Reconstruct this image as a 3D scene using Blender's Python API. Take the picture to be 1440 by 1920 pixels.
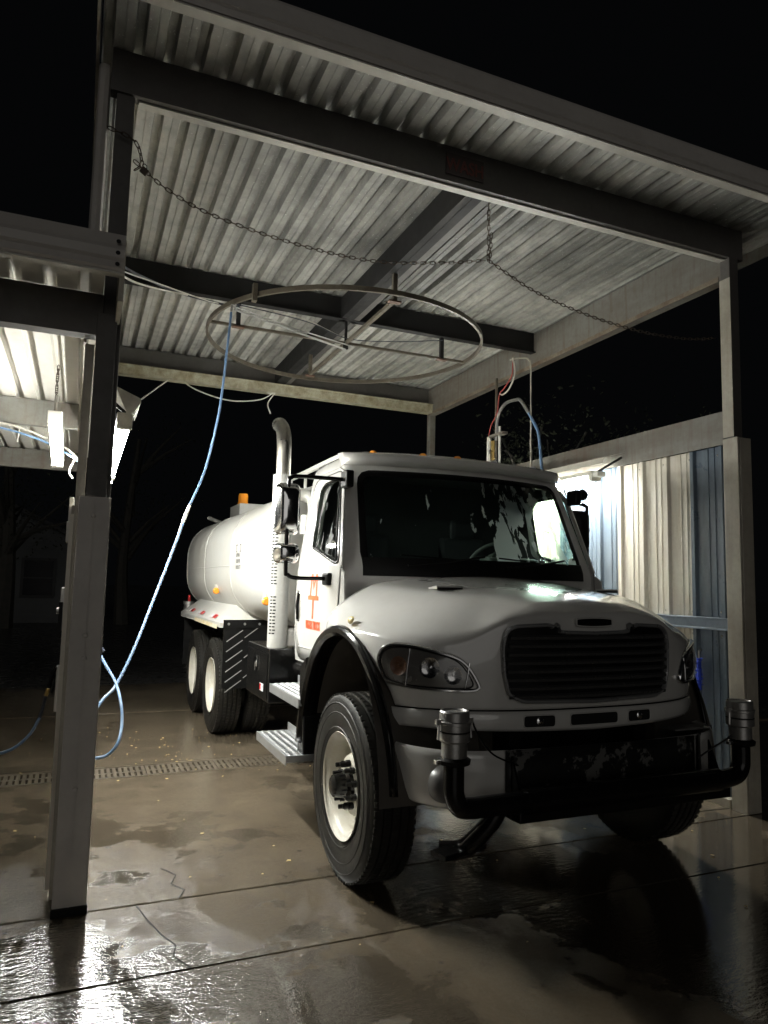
import bpy, bmesh, math, random
from math import sin, cos, pi, sqrt, radians, hypot, atan2
from mathutils import Vector, Matrix, noise

random.seed(7)
S = bpy.context.scene
for o in list(bpy.data.objects):
    bpy.data.objects.remove(o)
COL = S.collection

# ------------------------------------------------------------------ camera
yaw, pitch, roll = radians(23.0), radians(5.8), radians(1.3)
cam_d = bpy.data.cameras.new('camera')
cam = bpy.data.objects.new('camera', cam_d)
COL.objects.link(cam)
fw = Vector((sin(yaw) * cos(pitch), cos(yaw) * cos(pitch), sin(pitch)))
rt = Vector((cos(yaw), -sin(yaw), 0))
up = rt.cross(fw)
r2 = rt * cos(roll) + up * sin(roll)
u2 = -rt * sin(roll) + up * cos(roll)
m = Matrix((r2, u2, -fw)).transposed().to_4x4()
m.translation = Vector((0, 0, 1.7))
cam.matrix_world = m
cam_d.sensor_fit = 'VERTICAL'
cam_d.sensor_height = 36.0
cam_d.sensor_width = 27.0
cam_d.lens = 36.0 * 1335 / 1920
cam_d.clip_start = 0.05
cam_d.clip_end = 400
S.camera = cam
S.render.resolution_x = 768
S.render.resolution_y = 1024

# ------------------------------------------------------------------ night sky, exposure
W = bpy.data.worlds.new('World')
S.world = W
W.use_nodes = True
bgn = W.node_tree.nodes['Background']
bgn.inputs[0].default_value = (0.8, 0.88, 1.0, 1)
bgn.inputs[1].default_value = 0.0012
S.view_settings.view_transform = 'Standard'
S.view_settings.look = 'None'
S.view_settings.gamma = 1
S.view_settings.use_curve_mapping = False
S.view_settings.exposure = 0.55
S.render.engine = 'CYCLES'
S.cycles.max_bounces = 8
S.cycles.diffuse_bounces = 5
S.cycles.glossy_bounces = 5
S.cycles.transparent_max_bounces = 12
S.cycles.sample_clamp_indirect = 12.0
TUBE = 215.0         # radiance of the fluorescent tubes
# added fill: faint wide sun lamp behind the camera, brightens faces the tubes miss
sun_d = bpy.data.lights.new('night_fill', 'SUN')
sun_d.energy = 0.125
sun_d.angle = radians(40)
sun_d.color = (1.0, 0.97, 0.92)
sun = bpy.data.objects.new('night_fill', sun_d)
COL.objects.link(sun)
sun.rotation_euler = Vector((0.30, 1.0, -0.20)).to_track_quat('-Z', 'Y').to_euler()

# ------------------------------------------------------------------ materials
MATS = {}


def nd(nt, t, **k):
    n = nt.nodes.new(t)
    for a, b in k.items():
        if hasattr(n, a):
            setattr(n, a, b)
        else:
            n.inputs[a].default_value = b
    return n


def ramp(nt, fac, stops):
    r = nt.nodes.new('ShaderNodeValToRGB')
    e = r.color_ramp.elements
    while len(e) < len(stops):
        e.new(0.5)
    for i, (p, c) in enumerate(stops):
        e[i].position = p
        e[i].color = (c, c, c, 1) if not isinstance(c, tuple) else (*c, 1)
    nt.links.new(fac, r.inputs[0])
    return r.outputs[0]


def noise_n(nt, vec, scale, detail=4, rough=0.55, stretch=None, dist=0.0):
    n = nt.nodes.new('ShaderNodeTexNoise')
    n.inputs['Scale'].default_value = scale
    n.inputs['Detail'].default_value = detail
    n.inputs['Roughness'].default_value = rough
    n.inputs['Distortion'].default_value = dist
    if stretch:
        mp = nt.nodes.new('ShaderNodeMapping')
        mp.inputs['Scale'].default_value = stretch
        nt.links.new(vec, mp.inputs[0])
        vec = mp.outputs[0]
    nt.links.new(vec, n.inputs['Vector'])
    return n.outputs[0]


def mixc(nt, fac, a, b, typ='MIX'):
    n = nt.nodes.new('ShaderNodeMix')
    n.data_type = 'RGBA'
    n.blend_type = typ
    for i, v in ((0, fac), (6, a), (7, b)):
        if isinstance(v, (int, float)):
            n.inputs[i].default_value = v
        elif isinstance(v, tuple):
            n.inputs[i].default_value = (*v, 1)
        else:
            nt.links.new(v, n.inputs[i])
    return n.outputs[2]


def math_n(nt, op, a, b=None, clamp=False):
    n = nt.nodes.new('ShaderNodeMath')
    n.operation = op
    n.use_clamp = clamp
    for i, v in ((0, a), (1, b)):
        if v is None:
            continue
        if isinstance(v, (int, float)):
            n.inputs[i].default_value = v
        else:
            nt.links.new(v, n.inputs[i])
    return n.outputs[0]


def mat(name, col, rough=0.5, metal=0.0, dirt=None, dirt_amt=0.4, dirt_scale=3.0, stretch=None,
        bump=0.0, bump_scale=80.0, coat=0.0, rvar=0.15, streak=None, streak_amt=0.0, specks=0.0, spec=0.5, peel=None, soot=None):
    """principled surface with two scales of grime, optional streaks that run down, fine relief"""
    if name in MATS:
        return MATS[name]
    m = bpy.data.materials.new(name)
    m.use_nodes = True
    nt = m.node_tree
    p = nt.nodes['Principled BSDF']
    p.inputs['Metallic'].default_value = metal
    p.inputs['Specular IOR Level'].default_value = spec
    if coat:
        p.inputs['Coat Weight'].default_value = coat
        p.inputs['Coat Roughness'].default_value = 0.04
    tc = nt.nodes.new('ShaderNodeNewGeometry').outputs['Position']
    base = col
    if dirt is not None:
        n1 = noise_n(nt, tc, dirt_scale, 6, 0.62, stretch)
        f = ramp(nt, n1, [(0.38, 0.0), (0.72, 1.0)])
        f = math_n(nt, 'MULTIPLY', f, dirt_amt)
        base = mixc(nt, f, base, dirt)
        n2 = noise_n(nt, tc, dirt_scale * 9, 4, 0.6)
        f2 = math_n(nt, 'MULTIPLY', ramp(nt, n2, [(0.45, 0.0), (0.8, 1.0)]), dirt_amt * 0.6)
        base = mixc(nt, f2, base, dirt)
    if streak is not None:
        n3 = noise_n(nt, tc, 1.0, 5, 0.6, (14, 14, 1.3))
        f3 = math_n(nt, 'MULTIPLY', ramp(nt, n3, [(0.5, 0.0), (0.68, 1.0)]), streak_amt)
        base = mixc(nt, f3, base, streak)
    if peel is not None:
        base = mixc(nt, ramp(nt, noise_n(nt, tc, 3.4, 8, 0.72), [(0.41, 0.0), (0.425, 1.0)]), base, peel)
    if soot is not None:
        v = nt.nodes.new('ShaderNodeVectorMath')
        v.operation = 'DISTANCE'
        v.inputs[1].default_value = soot
        nt.links.new(tc, v.inputs[0])
        sc_ = math_n(nt, 'MULTIPLY', v.outputs['Value'], 0.42)
        rad = ramp(nt, sc_, [(0.15, 1.0), (0.95, 0.0)])
        bl = ramp(nt, noise_n(nt, tc, 2.2, 7, 0.7, (1, .45, 1)), [(0.40, 0.15), (0.62, 1.0)])
        base = mixc(nt, math_n(nt, 'MULTIPLY', rad, bl), base, (0.085, 0.085, 0.08))
    if specks:
        n4 = noise_n(nt, tc, 60, 2, 0.5)
        f4 = math_n(nt, 'MULTIPLY', ramp(nt, n4, [(0.68, 0.0), (0.72, 1.0)]), specks)
        base = mixc(nt, f4, base, (0.75, 0.75, 0.72))
    if isinstance(base, tuple):
        p.inputs['Base Color'].default_value = (*base, 1)
    else:
        nt.links.new(base, p.inputs['Base Color'])
    if rvar:
        n5 = noise_n(nt, tc, 6, 5, 0.6)
        r = math_n(nt, 'ADD', math_n(nt, 'MULTIPLY', math_n(nt, 'SUBTRACT', n5, 0.5), rvar * 2), rough, True)
        nt.links.new(r, p.inputs['Roughness'])
    else:
        p.inputs['Roughness'].default_value = rough
    if bump:
        b = nt.nodes.new('ShaderNodeBump')
        b.inputs['Strength'].default_value = bump
        b.inputs['Distance'].default_value = 0.004
        nt.links.new(noise_n(nt, tc, bump_scale, 3, 0.6), b.inputs['Height'])
        nt.links.new(b.outputs[0], p.inputs['Normal'])
    MATS[name] = m
    return m


def emis(name, col, s):
    m = bpy.data.materials.new(name)
    m.use_nodes = True
    p = m.node_tree.nodes['Principled BSDF']
    p.inputs['Base Color'].default_value = (0.8, 0.8, 0.8, 1)
    p.inputs['Emission Color'].default_value = (*col, 1)
    p.inputs['Emission Strength'].default_value = s
    return m


roof_m = mat('galvanised_roof', (0.60, 0.59, 0.54), 0.45, 0.0, (0.13, 0.13, 0.12), 1.0, 0.75, (1, .6, 1), 0.15, 40, specks=0.6, soot=(2.7, 5.4, 4.76))
roof2_m = mat('galvanised_roof_clean', (0.60, 0.58, 0.52), 0.45, 0.0, (0.36, 0.34, 0.30), 0.5, 2.0, (1, .4, 1), 0.1, 40)
beam_m = mat('brown_painted_steel', (0.095, 0.088, 0.08), 0.5, 0.0, (0.05, 0.046, 0.04), 0.6, 3.0, None, 0.12, 60)
beamd_m = mat('dark_steel', (0.018, 0.018, 0.018), 0.6, 0.0, (0.025, 0.022, 0.02), 0.5, 4.0, None, 0.1, 60, spec=0.2)
beamg_m = mat('grey_rusty_steel', (0.19, 0.19, 0.17), 0.5, 0.0, (0.10, 0.07, 0.045), 0.7, 2.2, (1, .5, 2), 0.2, 50, streak=(0.10, 0.055, 0.03), streak_amt=0.5)
strip_m = mat('cream_stained_trim', (0.42, 0.40, 0.30), 0.45, 0.0, (0.16, 0.12, 0.05), 0.8, 9.0, (1.2, 1, 1), 0.1, 60)
trim_m = mat('beige_trim', (0.42, 0.39, 0.32), 0.45, 0.0, (0.2, 0.17, 0.13), 0.5, 3.0, None, 0.1, 60, streak=(0.17, 0.13, 0.09), streak_amt=0.25)
trimd_m = mat('brown_trim', (0.56, 0.53, 0.49), 0.42, 0.0, (0.40, 0.37, 0.34), 0.5, 2.5, None, 0.1, 60)
wwall_m = mat('cream_wall_sheet', (0.68, 0.64, 0.55), 0.35, 0.0, (0.40, 0.36, 0.28), 0.4, 2.5, (1, 1, .3), 0.06, 50, streak=(0.34, 0.26, 0.15), streak_amt=0.45)
bwall_m = mat('blue_wall_sheet', (0.105, 0.140, 0.180), 0.33, 0.0, (0.05, 0.07, 0.09), 0.5, 2.5, (1, 1, .3), 0.06, 50, streak=(0.2, 0.24, 0.28), streak_amt=0.3)
girt_m = mat('blue_grey_girt', (0.25, 0.31, 0.38), 0.4, 0.0, (0.1, 0.1, 0.1), 0.4, 4, None, 0.1, 60)
paint_m = mat('white_truck_paint', (0.64, 0.63, 0.60), 0.22, 0.0, (0.52, 0.50, 0.46), 0.28, 1.6, None, 0.05, 70, coat=1.0, rvar=0.05, streak=(0.5, 0.47, 0.4), streak_amt=0.10)
tank_m = mat('white_tank_paint', (0.47, 0.47, 0.45), 0.42, 0.0, (0.40, 0.36, 0.29), 0.38, 1.4, (1, .6, .5), 0.05, 14, coat=0.15, rvar=0.08, streak=(0.5, 0.45, 0.36), streak_amt=0.22)
bump_m = mat('worn_bumper_paint', (0.12, 0.118, 0.11), 0.35, 0.0, None, 0, 2.8, None, 0.1, 60, peel=(0.012, 0.012, 0.011))
black_m = mat('black_paint', (0.005, 0.005, 0.005), 0.17, 0.0, (0.012, 0.011, 0.010), 0.5, 5, None, 0.12, 60, rvar=0.05, spec=0.3)
blackm_m = mat('black_plastic', (0.006, 0.006, 0.006), 0.4, 0.0, (0.012, 0.011, 0.010), 0.4, 6, None, 0.15, 90, spec=0.15)
rubber_m = mat('tyre_rubber', (0.011, 0.011, 0.010), 0.5, 0.0, (0.03, 0.026, 0.021), 0.6, 4, None, 0.25, 60, spec=0.2)
rim_m = mat('cream_wheel_paint', (0.66, 0.64, 0.57), 0.35, 0.0, (0.42, 0.34, 0.2), 0.35, 7, None, 0.05, 60)
chrome_m = mat('chrome', (0.78, 0.78, 0.78), 0.14, 1.0, None, rvar=0.04)
steel_m = mat('brushed_exhaust_steel', (0.50, 0.48, 0.43), 0.30, 1.0, (0.25, 0.22, 0.17), 0.6, 6, None, 0.1, 120)
alu_m = mat('cast_aluminium', (0.50, 0.49, 0.47), 0.38, 0.8, (0.22, 0.21, 0.2), 0.5, 10, None, 0.15, 120)
shield_m = mat('white_heat_shield', (0.50, 0.50, 0.48), 0.35, 0.2, (0.35, 0.33, 0.3), 0.4, 5, None, 0.05)
dark_m = mat('black_void', (0.004, 0.004, 0.004), 0.8)
amber_m = mat('amber_lens', (0.85, 0.30, 0.03), 0.15, 0.0, rvar=0.03)
red_m = mat('red_reflector', (0.45, 0.03, 0.03), 0.25)
white_m = mat('white_reflector', (0.7, 0.7, 0.72), 0.25)
orange_m = mat('orange_vinyl', (0.62, 0.10, 0.025), 0.5)
ink_m = mat('grey_ink', (0.07, 0.07, 0.07), 0.6)
hose_m = mat('blue_hose', (0.11, 0.21, 0.38), 0.33, 0.0, (0.35, 0.4, 0.45), 0.3, 14)
hosed_m = mat('dark_hose', (0.03, 0.035, 0.05), 0.35)
cable_m = mat('pale_cable', (0.5, 0.48, 0.42), 0.4)
redc_m = mat('red_wire', (0.35, 0.06, 0.05), 0.4)
chain_m = mat('rusty_chain', (0.06, 0.05, 0.04), 0.45, 0.6, (0.10, 0.05, 0.025), 0.5, 20)
brass_m = mat('brass', (0.6, 0.42, 0.15), 0.3, 1.0)
ring_m = mat('bronze_track', (0.13, 0.115, 0.085), 0.42, 0.2, (0.06, 0.04, 0.03), 0.7, 8)
pvc_m = mat('white_pvc', (0.68, 0.67, 0.62), 0.35, 0.0, (0.4, 0.38, 0.33), 0.3, 6)
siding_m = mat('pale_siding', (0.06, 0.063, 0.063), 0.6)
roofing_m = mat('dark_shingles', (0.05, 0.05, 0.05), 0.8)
bark_m = mat('bark', (0.045, 0.038, 0.03), 0.8, 0.0, (0.02, 0.03, 0.025), 0.6, 6, None, 0.6, 20)
leaf_m = mat('leaf', (0.025, 0.028, 0.018), 0.7, spec=0.1)
dleaf_m = mat('fallen_leaf', (0.45, 0.34, 0.14), 0.5)
cloth_m = mat('blue_brush_bristles', (0.02, 0.06, 0.5), 0.7)
asph_m = mat('wet_asphalt', (0.055, 0.053, 0.05), 0.32, 0.0, (0.12, 0.11, 0.1), 0.6, 0.7, None, 0.3, 40, rvar=0.5)
iron_m = mat('drain_iron', (0.16, 0.135, 0.10), 0.38, 0.2, (0.06, 0.045, 0.03), 0.7, 9, None, 0.2, 80)
seat_m = mat('grey_seat_cloth', (0.05, 0.05, 0.055), 0.8)
dash_m = mat('grey_dashboard', (0.10, 0.105, 0.10), 0.6)
paper_m = mat('paper', (0.7, 0.72, 0.7), 0.7)
amberdk_m = mat('amber_bulb_housing', (0.20, 0.10, 0.06), 0.3)
lamp_m = emis('tube_light', (0.99, 1.0, 0.95), TUBE)
lamphalf_m = emis('tube_light_half', (0.99, 1.0, 0.95), TUBE * 0.6)
lampdim_m = emis('tube_light_dim', (0.99, 1.0, 0.95), TUBE * 0.38)  # weaker tubes for the added left fixture, so the tank does not clip
house_m = mat('fixture_white', (0.62, 0.60, 0.52), 0.5, 0.0, (0.3, 0.28, 0.24), 0.5, 8)
plate_m = mat('diamond_plate', (0.50, 0.51, 0.52), 0.35, 0.75, (0.3, 0.3, 0.3), 0.4, 10)


def concrete():
    m = bpy.data.materials.new('wet_concrete')
    m.use_nodes = True
    nt = m.node_tree
    p = nt.nodes['Principled BSDF']
    P = nt.nodes.new('ShaderNodeNewGeometry').outputs['Position']
    big = noise_n(nt, P, 0.55, 5, 0.55, dist=0.4)
    mid = noise_n(nt, P, 2.6, 6, 0.6, dist=0.3)
    fine = noise_n(nt, P, 45, 4, 0.65)
    grit = noise_n(nt, P, 220, 2, 0.6)
    # water: where the film is closed the floor mirrors, elsewhere it is damp
    wsum = math_n(nt, 'ADD', math_n(nt, 'MULTIPLY', big, 0.72), math_n(nt, 'MULTIPLY', mid, 0.28))
    sep = nt.nodes.new('ShaderNodeSeparateXYZ')
    nt.links.new(P, sep.inputs[0])
    near = nt.nodes.new('ShaderNodeMapRange')
    near.inputs[1].default_value = 4.6
    near.inputs[2].default_value = 3.0
    near.inputs[3].default_value = 0.0
    near.inputs[4].default_value = 0.11
    nt.links.new(sep.outputs[1], near.inputs[0])
    wsum = math_n(nt, 'ADD', wsum, near.outputs[0])
    water = ramp(nt, wsum, [(0.52, 0.0), (0.555, 1.0)])
    damp = ramp(nt, mid, [(0.28, 0.0), (0.72, 1.0)])
    c = mixc(nt, damp, (0.130, 0.103, 0.070), (0.088, 0.070, 0.048))
    c = mixc(nt, math_n(nt, 'MULTIPLY', ramp(nt, fine, [(0.4, 0.0), (0.75, 1.0)]), 0.35), c, (0.17, 0.145, 0.11))
    spots = nt.nodes.new('ShaderNodeTexVoronoi')
    spots.inputs['Scale'].default_value = 3.1
    nt.links.new(P, spots.inputs['Vector'])
    sp = ramp(nt, spots.outputs['Distance'], [(0.045, 1.0), (0.075, 0.0)])
    c = mixc(nt, math_n(nt, 'MULTIPLY', sp, 0.75), c, (0.035, 0.03, 0.025))
    c = mixc(nt, math_n(nt, 'MULTIPLY', water, 0.5), c, (0.068, 0.055, 0.039))
    nt.links.new(c, p.inputs['Base Color'])
    rough = mixc(nt, damp, (0.26,) * 3, (0.09,) * 3)
    n6 = noise_n(nt, P, 1.7, 3, 0.5, (1.6, .8, 1))
    wr = ramp(nt, n6, [(0.42, 0.03), (0.62, 0.16)])
    rough = mixc(nt, water, rough, wr)
    rough_link = rough
    ior = mixc(nt, water, (1.65,) * 3, (2.9,) * 3)
    nt.links.new(ior, p.inputs['IOR'])
    # relief: grit through the thin film, long ripples on the closed film
    rip = noise_n(nt, P, 16, 3, 0.6, (1.0, 2.6, 1))
    hgt = mixc(nt, water, mixc(nt, 0.5, fine, grit), mixc(nt, 0.25, rip, noise_n(nt, P, 70, 3, 0.7)))
    b = nt.nodes.new('ShaderNodeBump')
    b.inputs['Distance'].default_value = 0.009
    lf = nt.nodes.new('ShaderNodeMapRange')
    lf.inputs[1].default_value = 3.0
    lf.inputs[2].default_value = 1.2
    nt.links.new(sep.outputs[0], lf.inputs[0])
    lf2 = nt.nodes.new('ShaderNodeMapRange')
    lf2.inputs[1].default_value = 5.6
    lf2.inputs[2].default_value = 4.0
    nt.links.new(sep.outputs[1], lf2.inputs[0])
    rain = math_n(nt, 'MULTIPLY', lf.outputs[0], lf2.outputs[0])
    st = mixc(nt, water, (0.22,) * 3, (0.09,) * 3)
    patchy = ramp(nt, noise_n(nt, P, 1.3, 5, 0.65, (2.0, .7, 1), 0.6), [(0.40, 0.15), (0.56, 1.0)])
    rain = math_n(nt, 'MULTIPLY', rain, patchy)
    st = mixc(nt, rain, st, (1.0,) * 3)
    rgh = mixc(nt, rain, rough_link, (0.13,) * 3)
    nt.links.new(rgh, p.inputs['Roughness'])
    nt.links.new(st, b.inputs['Strength'])
    nt.links.new(hgt, b.inputs['Height'])
    nt.links.new(b.outputs[0], p.inputs['Normal'])
    return m


conc_m = concrete()


def glass(name, tint, wet=0.0, side=False):
    m = bpy.data.materials.new(name)
    m.use_nodes = True
    nt = m.node_tree
    nt.nodes.clear()
    out = nt.nodes.new('ShaderNodeOutputMaterial')
    tr = nd(nt, 'ShaderNodeBsdfTransparent')
    tr.inputs[0].default_value = (*tint, 1)
    gl = nd(nt, 'ShaderNodeBsdfGlossy')
    gl.inputs['Roughness'].default_value = 0.03
    gl.inputs['Color'].default_value = (1, 1, 1, 1)
    lw = nd(nt, 'ShaderNodeLayerWeight')
    lw.inputs[0].default_value = 0.5
    fac = math_n(nt, 'ADD', math_n(nt, 'MULTIPLY', math_n(nt, 'POWER', lw.outputs['Facing'], 5.0), 0.9), 0.05)
    mx = nt.nodes.new('ShaderNodeMixShader')
    nt.links.new(fac, mx.inputs[0])
    nt.links.new(tr.outputs[0], mx.inputs[1])
    nt.links.new(gl.outputs[0], mx.inputs[2])
    last = mx.outputs[0]
    if wet:
        tc = nt.nodes.new('ShaderNodeTexCoord').outputs['Object']
        n = noise_n(nt, tc, 7 if not side else 12, 4, 0.58, (1.6, 1.0, .45) if not side else (1, 1, .4), 0.5)
        sx = nt.nodes.new('ShaderNodeSeparateXYZ')
        nt.links.new(tc, sx.inputs[0])
        bias = nt.nodes.new('ShaderNodeMapRange')
        if side:
            a, b_, ax = 2.5, 1.8, 2
        else:
            a, b_, ax = -0.25, 0.35, 0
        bias.inputs[1].default_value = a
        bias.inputs[2].default_value = b_
        bias.inputs[3].default_value = -0.13
        bias.inputs[4].default_value = 0.03
        nt.links.new(sx.outputs[ax], bias.inputs[0])
        s = math_n(nt, 'ADD', n, bias.outputs[0])
        if not side:
            # the wiper's clean sweep: less water inside the arc
            v = nt.nodes.new('ShaderNodeVectorMath')
            v.operation = 'DISTANCE'
            v.inputs[1].default_value = (0.62, 0.40, 1.85)
            nt.links.new(tc, v.inputs[0])
            arc = ramp(nt, v.outputs['Value'], [(0.36, -0.0), (0.44, 1.0), (0.55, 1.0), (0.62, 0.0)])
            s = math_n(nt, 'ADD', s, math_n(nt, 'MULTIPLY', arc, 0.10))
        mk = ramp(nt, s, [(0.545, 0.0), (0.56, 1.0)])
        mk = math_n(nt, 'MULTIPLY', mk, wet)
        tl = nd(nt, 'ShaderNodeBsdfTranslucent')
        tl.inputs[0].default_value = (0.7, 0.75, 0.72, 1)
        df = nd(nt, 'ShaderNodeBsdfGlossy')
        df.inputs['Roughness'].default_value = 0.35
        df.inputs['Color'].default_value = (.5, .5, .5, 1)
        m2 = nt.nodes.new('ShaderNodeMixShader')
        m2.inputs[0].default_value = 0.35
        nt.links.new(tl.outputs[0], m2.inputs[1])
        nt.links.new(df.outputs[0], m2.inputs[2])
        m3 = nt.nodes.new('ShaderNodeMixShader')
        nt.links.new(mk, m3.inputs[0])
        nt.links.new(last, m3.inputs[1])
        nt.links.new(m2.outputs[0], m3.inputs[2])
        last = m3.outputs[0]
    nt.links.new(last, out.inputs[0])
    return m


wsglass_m = glass('wet_windshield', (0.62, 0.74, 0.68), 0.6)
sdglass_m = glass('wet_side_glass', (0.72, 0.80, 0.76), 0.35, True)
sdclear_m = glass('clear_side_glass', (0.70, 0.82, 0.74))
lens_m = glass('clear_lens', (0.75, 0.75, 0.75))


# ------------------------------------------------------------------ helpers
class MB:
    def __init__(s):
        s.v = []
        s.f = []

    def add(s, vs, fs):
        n = len(s.v)
        s.v += [tuple(v) for v in vs]
        s.f += [tuple(i + n for i in f) for f in fs]
        return s

    def box(s, x0, x1, y0, y1, z0, z1):
        vs = [(x, y, z) for z in (z0, z1) for y in (y0, y1) for x in (x0, x1)]
        return s.add(vs, [(0, 2, 3, 1), (4, 5, 7, 6), (0, 1, 5, 4), (2, 6, 7, 3), (0, 4, 6, 2), (1, 3, 7, 5)])

    def obox(s, c, ax, half):
        """oriented box: centre, three axes, half sizes"""
        c = Vector(c)
        A = [Vector(a).normalized() * h for a, h in zip(ax, half)]
        vs = [c + A[0] * i + A[1] * j + A[2] * k for k in (-1, 1) for j in (-1, 1) for i in (-1, 1)]
        return s.add(vs, [(0, 2, 3, 1), (4, 5, 7, 6), (0, 1, 5, 4), (2, 6, 7, 3), (0, 4, 6, 2), (1, 3, 7, 5)])

    def bar(s, a, b, w, h, upv=(0, 0, 1)):
        a, b = Vector(a), Vector(b)
        d = (b - a)
        u = Vector(upv)
        x = d.cross(u)
        if x.length < 1e-6:
            x = d.cross(Vector((1, 0, 0)))
        z = x.cross(d)
        return s.obox((a + b) / 2, (d, x, z), (d.length / 2, w / 2, h / 2))

    def tube(s, path, r, n=10, closed=False, caps=True):
        P = [Vector(p) for p in path]
        rs = r if isinstance(r, (list, tuple)) else [r] * len(P)
        N = len(P)
        base = len(s.v)
        prev = None
        for i, p in enumerate(P):
            if closed:
                t = P[(i + 1) % N] - P[i - 1]
            else:
                t = P[min(i + 1, N - 1)] - P[max(i - 1, 0)]
            t.normalize()
            if prev is None:
                q = Vector((0, 0, 1)) if abs(t.z) < 0.9 else Vector((1, 0, 0))
                x = t.cross(q).normalized()
            else:
                x = (prev - t * prev.dot(t)).normalized()
            prev = x
            y = t.cross(x)
            for k in range(n):
                a = 2 * pi * k / n
                s.v.append(tuple(p + (x * cos(a) + y * sin(a)) * rs[i]))
        for i in range(N if closed else N - 1):
            j = (i + 1) % N
            for k in range(n):
                k2 = (k + 1) % n
                s.f.append((base + i * n + k, base + i * n + k2, base + j * n + k2, base + j * n + k))
        if caps and not closed:
            s.f.append(tuple(base + k for k in range(n))[::-1])
            s.f.append(tuple(base + (N - 1) * n + k for k in range(n)))
        return s

    def lathe(s, prof, c=(0, 0, 0), axis='z', n=32):
        """prof: list of (radius, height along axis)"""
        base = len(s.v)
        for (r, h) in prof:
            for k in range(n):
                a = 2 * pi * k / n
                u, v = r * cos(a), r * sin(a)
                p = {'z': (u, v, h), 'x': (h, u, v), 'y': (u, h, v)}[axis]
                s.v.append((c[0] + p[0], c[1] + p[1], c[2] + p[2]))
        for i in range(len(prof) - 1):
            for k in range(n):
                k2 = (k + 1) % n
                s.f.append((base + i * n + k, base + i * n + k2, base + (i + 1) * n + k2, base + (i + 1) * n + k))
        return s

    def prism(s, pts, axis, a, b):
        """2D outline pts extruded along axis from a to b"""
        n = len(pts)

        def mk(p, t):
            return {'x': (t, p[0], p[1]), 'y': (p[0], t, p[1]), 'z': (p[0], p[1], t)}[axis]
        vs = [mk(p, a) for p in pts] + [mk(p, b) for p in pts]
        fs = [tuple(range(n))[::-1], tuple(range(n, 2 * n))]
        fs += [(i, (i + 1) % n, n + (i + 1) % n, n + i) for i in range(n)]
        return s.add(vs, fs)

    def grid(s, fn, nu, nv, skip=None):
        base = len(s.v)
        for i in range(nu + 1):
            for j in range(nv + 1):
                s.v.append(tuple(fn(i / nu, j / nv)))
        for i in range(nu):
            for j in range(nv):
                if skip and skip(i, j):
                    continue
                a = base + i * (nv + 1) + j
                s.f.append((a, a + 1, a + nv + 2, a + nv + 1))
        return s

    def build(s, name, mat_, parent=None, smooth=False, bevel=0.0, thick=0.0, auto=None, segs=2):
        me = bpy.data.meshes.new(name)
        me.from_pydata(s.v, [], s.f)
        bm = bmesh.new()
        bm.from_mesh(me)
        bmesh.ops.remove_doubles(bm, verts=bm.verts, dist=1e-5)
        bmesh.ops.recalc_face_normals(bm, faces=bm.faces)
        if smooth:
            ang = radians(auto or 38)
            for f in bm.faces:
                f.smooth = True
            for e in bm.edges:
                if len(e.link_faces) == 2 and e.calc_face_angle(0) > ang:
                    e.smooth = False
        bm.to_mesh(me)
        bm.free()
        me.materials.append(mat_)
        o = bpy.data.objects.new(name, me)
        COL.objects.link(o)
        if parent:
            o.parent = parent
        if thick:
            md = o.modifiers.new('t', 'SOLIDIFY')
            md.thickness = thick
            md.offset = -1
        if bevel:
            md = o.modifiers.new('b', 'BEVEL')
            md.width = bevel
            md.segments = segs
            md.limit_method = 'ANGLE'
            md.angle_limit = radians(40)
        return o


def thing(name, label, cat, loc=(0, 0, 0), rotz=0, group=None):
    o = bpy.data.objects.new(name, None)
    COL.objects.link(o)
    o.location = loc
    o.rotation_euler = (0, 0, rotz)
    o.empty_display_size = 0.2
    return tag(o, label, cat, group)


def tag(o, label, cat, group=None):
    o['label'] = label
    o['category'] = cat
    if group:
        o['group'] = group
    return o


def dup(o, parent, loc=None, rot=None, scale=None):
    c = o.copy()
    COL.objects.link(c)
    c.parent = parent
    if loc is not None:
        c.location = loc
    if rot is not None:
        c.rotation_euler = rot
    if scale is not None:
        c.scale = scale
    return c


def smoothpath(pts, n=8):
    """Catmull-Rom through pts"""
    P = [Vector(p) for p in pts]
    P = [P[0] * 2 - P[1]] + P + [P[-1] * 2 - P[-2]]
    out = []
    for i in range(1, len(P) - 2):
        a, b, c, d = P[i - 1:i + 3]
        for k in range(n):
            t = k / n
            out.append(0.5 * ((2 * b) + (c - a) * t + (2 * a - 5 * b + 4 * c - d) * t * t + (3 * b - a - 3 * c + d) * t ** 3))
    out.append(P[-2])
    return out


def text_mesh(txt, size, mat_, name, parent, M, sx=1.0, depth=0.001, bold=0.0, align='CENTER'):
    cu = bpy.data.curves.new(name, 'FONT')
    cu.body = txt
    cu.size = size
    cu.extrude = depth
    cu.offset = bold
    cu.align_x = align
    tmp = bpy.data.objects.new('tmp', cu)
    COL.objects.link(tmp)
    dg = bpy.context.evaluated_depsgraph_get()
    me = bpy.data.meshes.new_from_object(tmp.evaluated_get(dg))
    bpy.data.objects.remove(tmp)
    me.transform(Matrix.Diagonal((sx, 1, 1, 1)))
    me.transform(M)
    me.materials.clear()
    me.materials.append(mat_)
    o = bpy.data.objects.new(name, me)
    COL.objects.link(o)
    if parent:
        o.parent = parent
    return o


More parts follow.
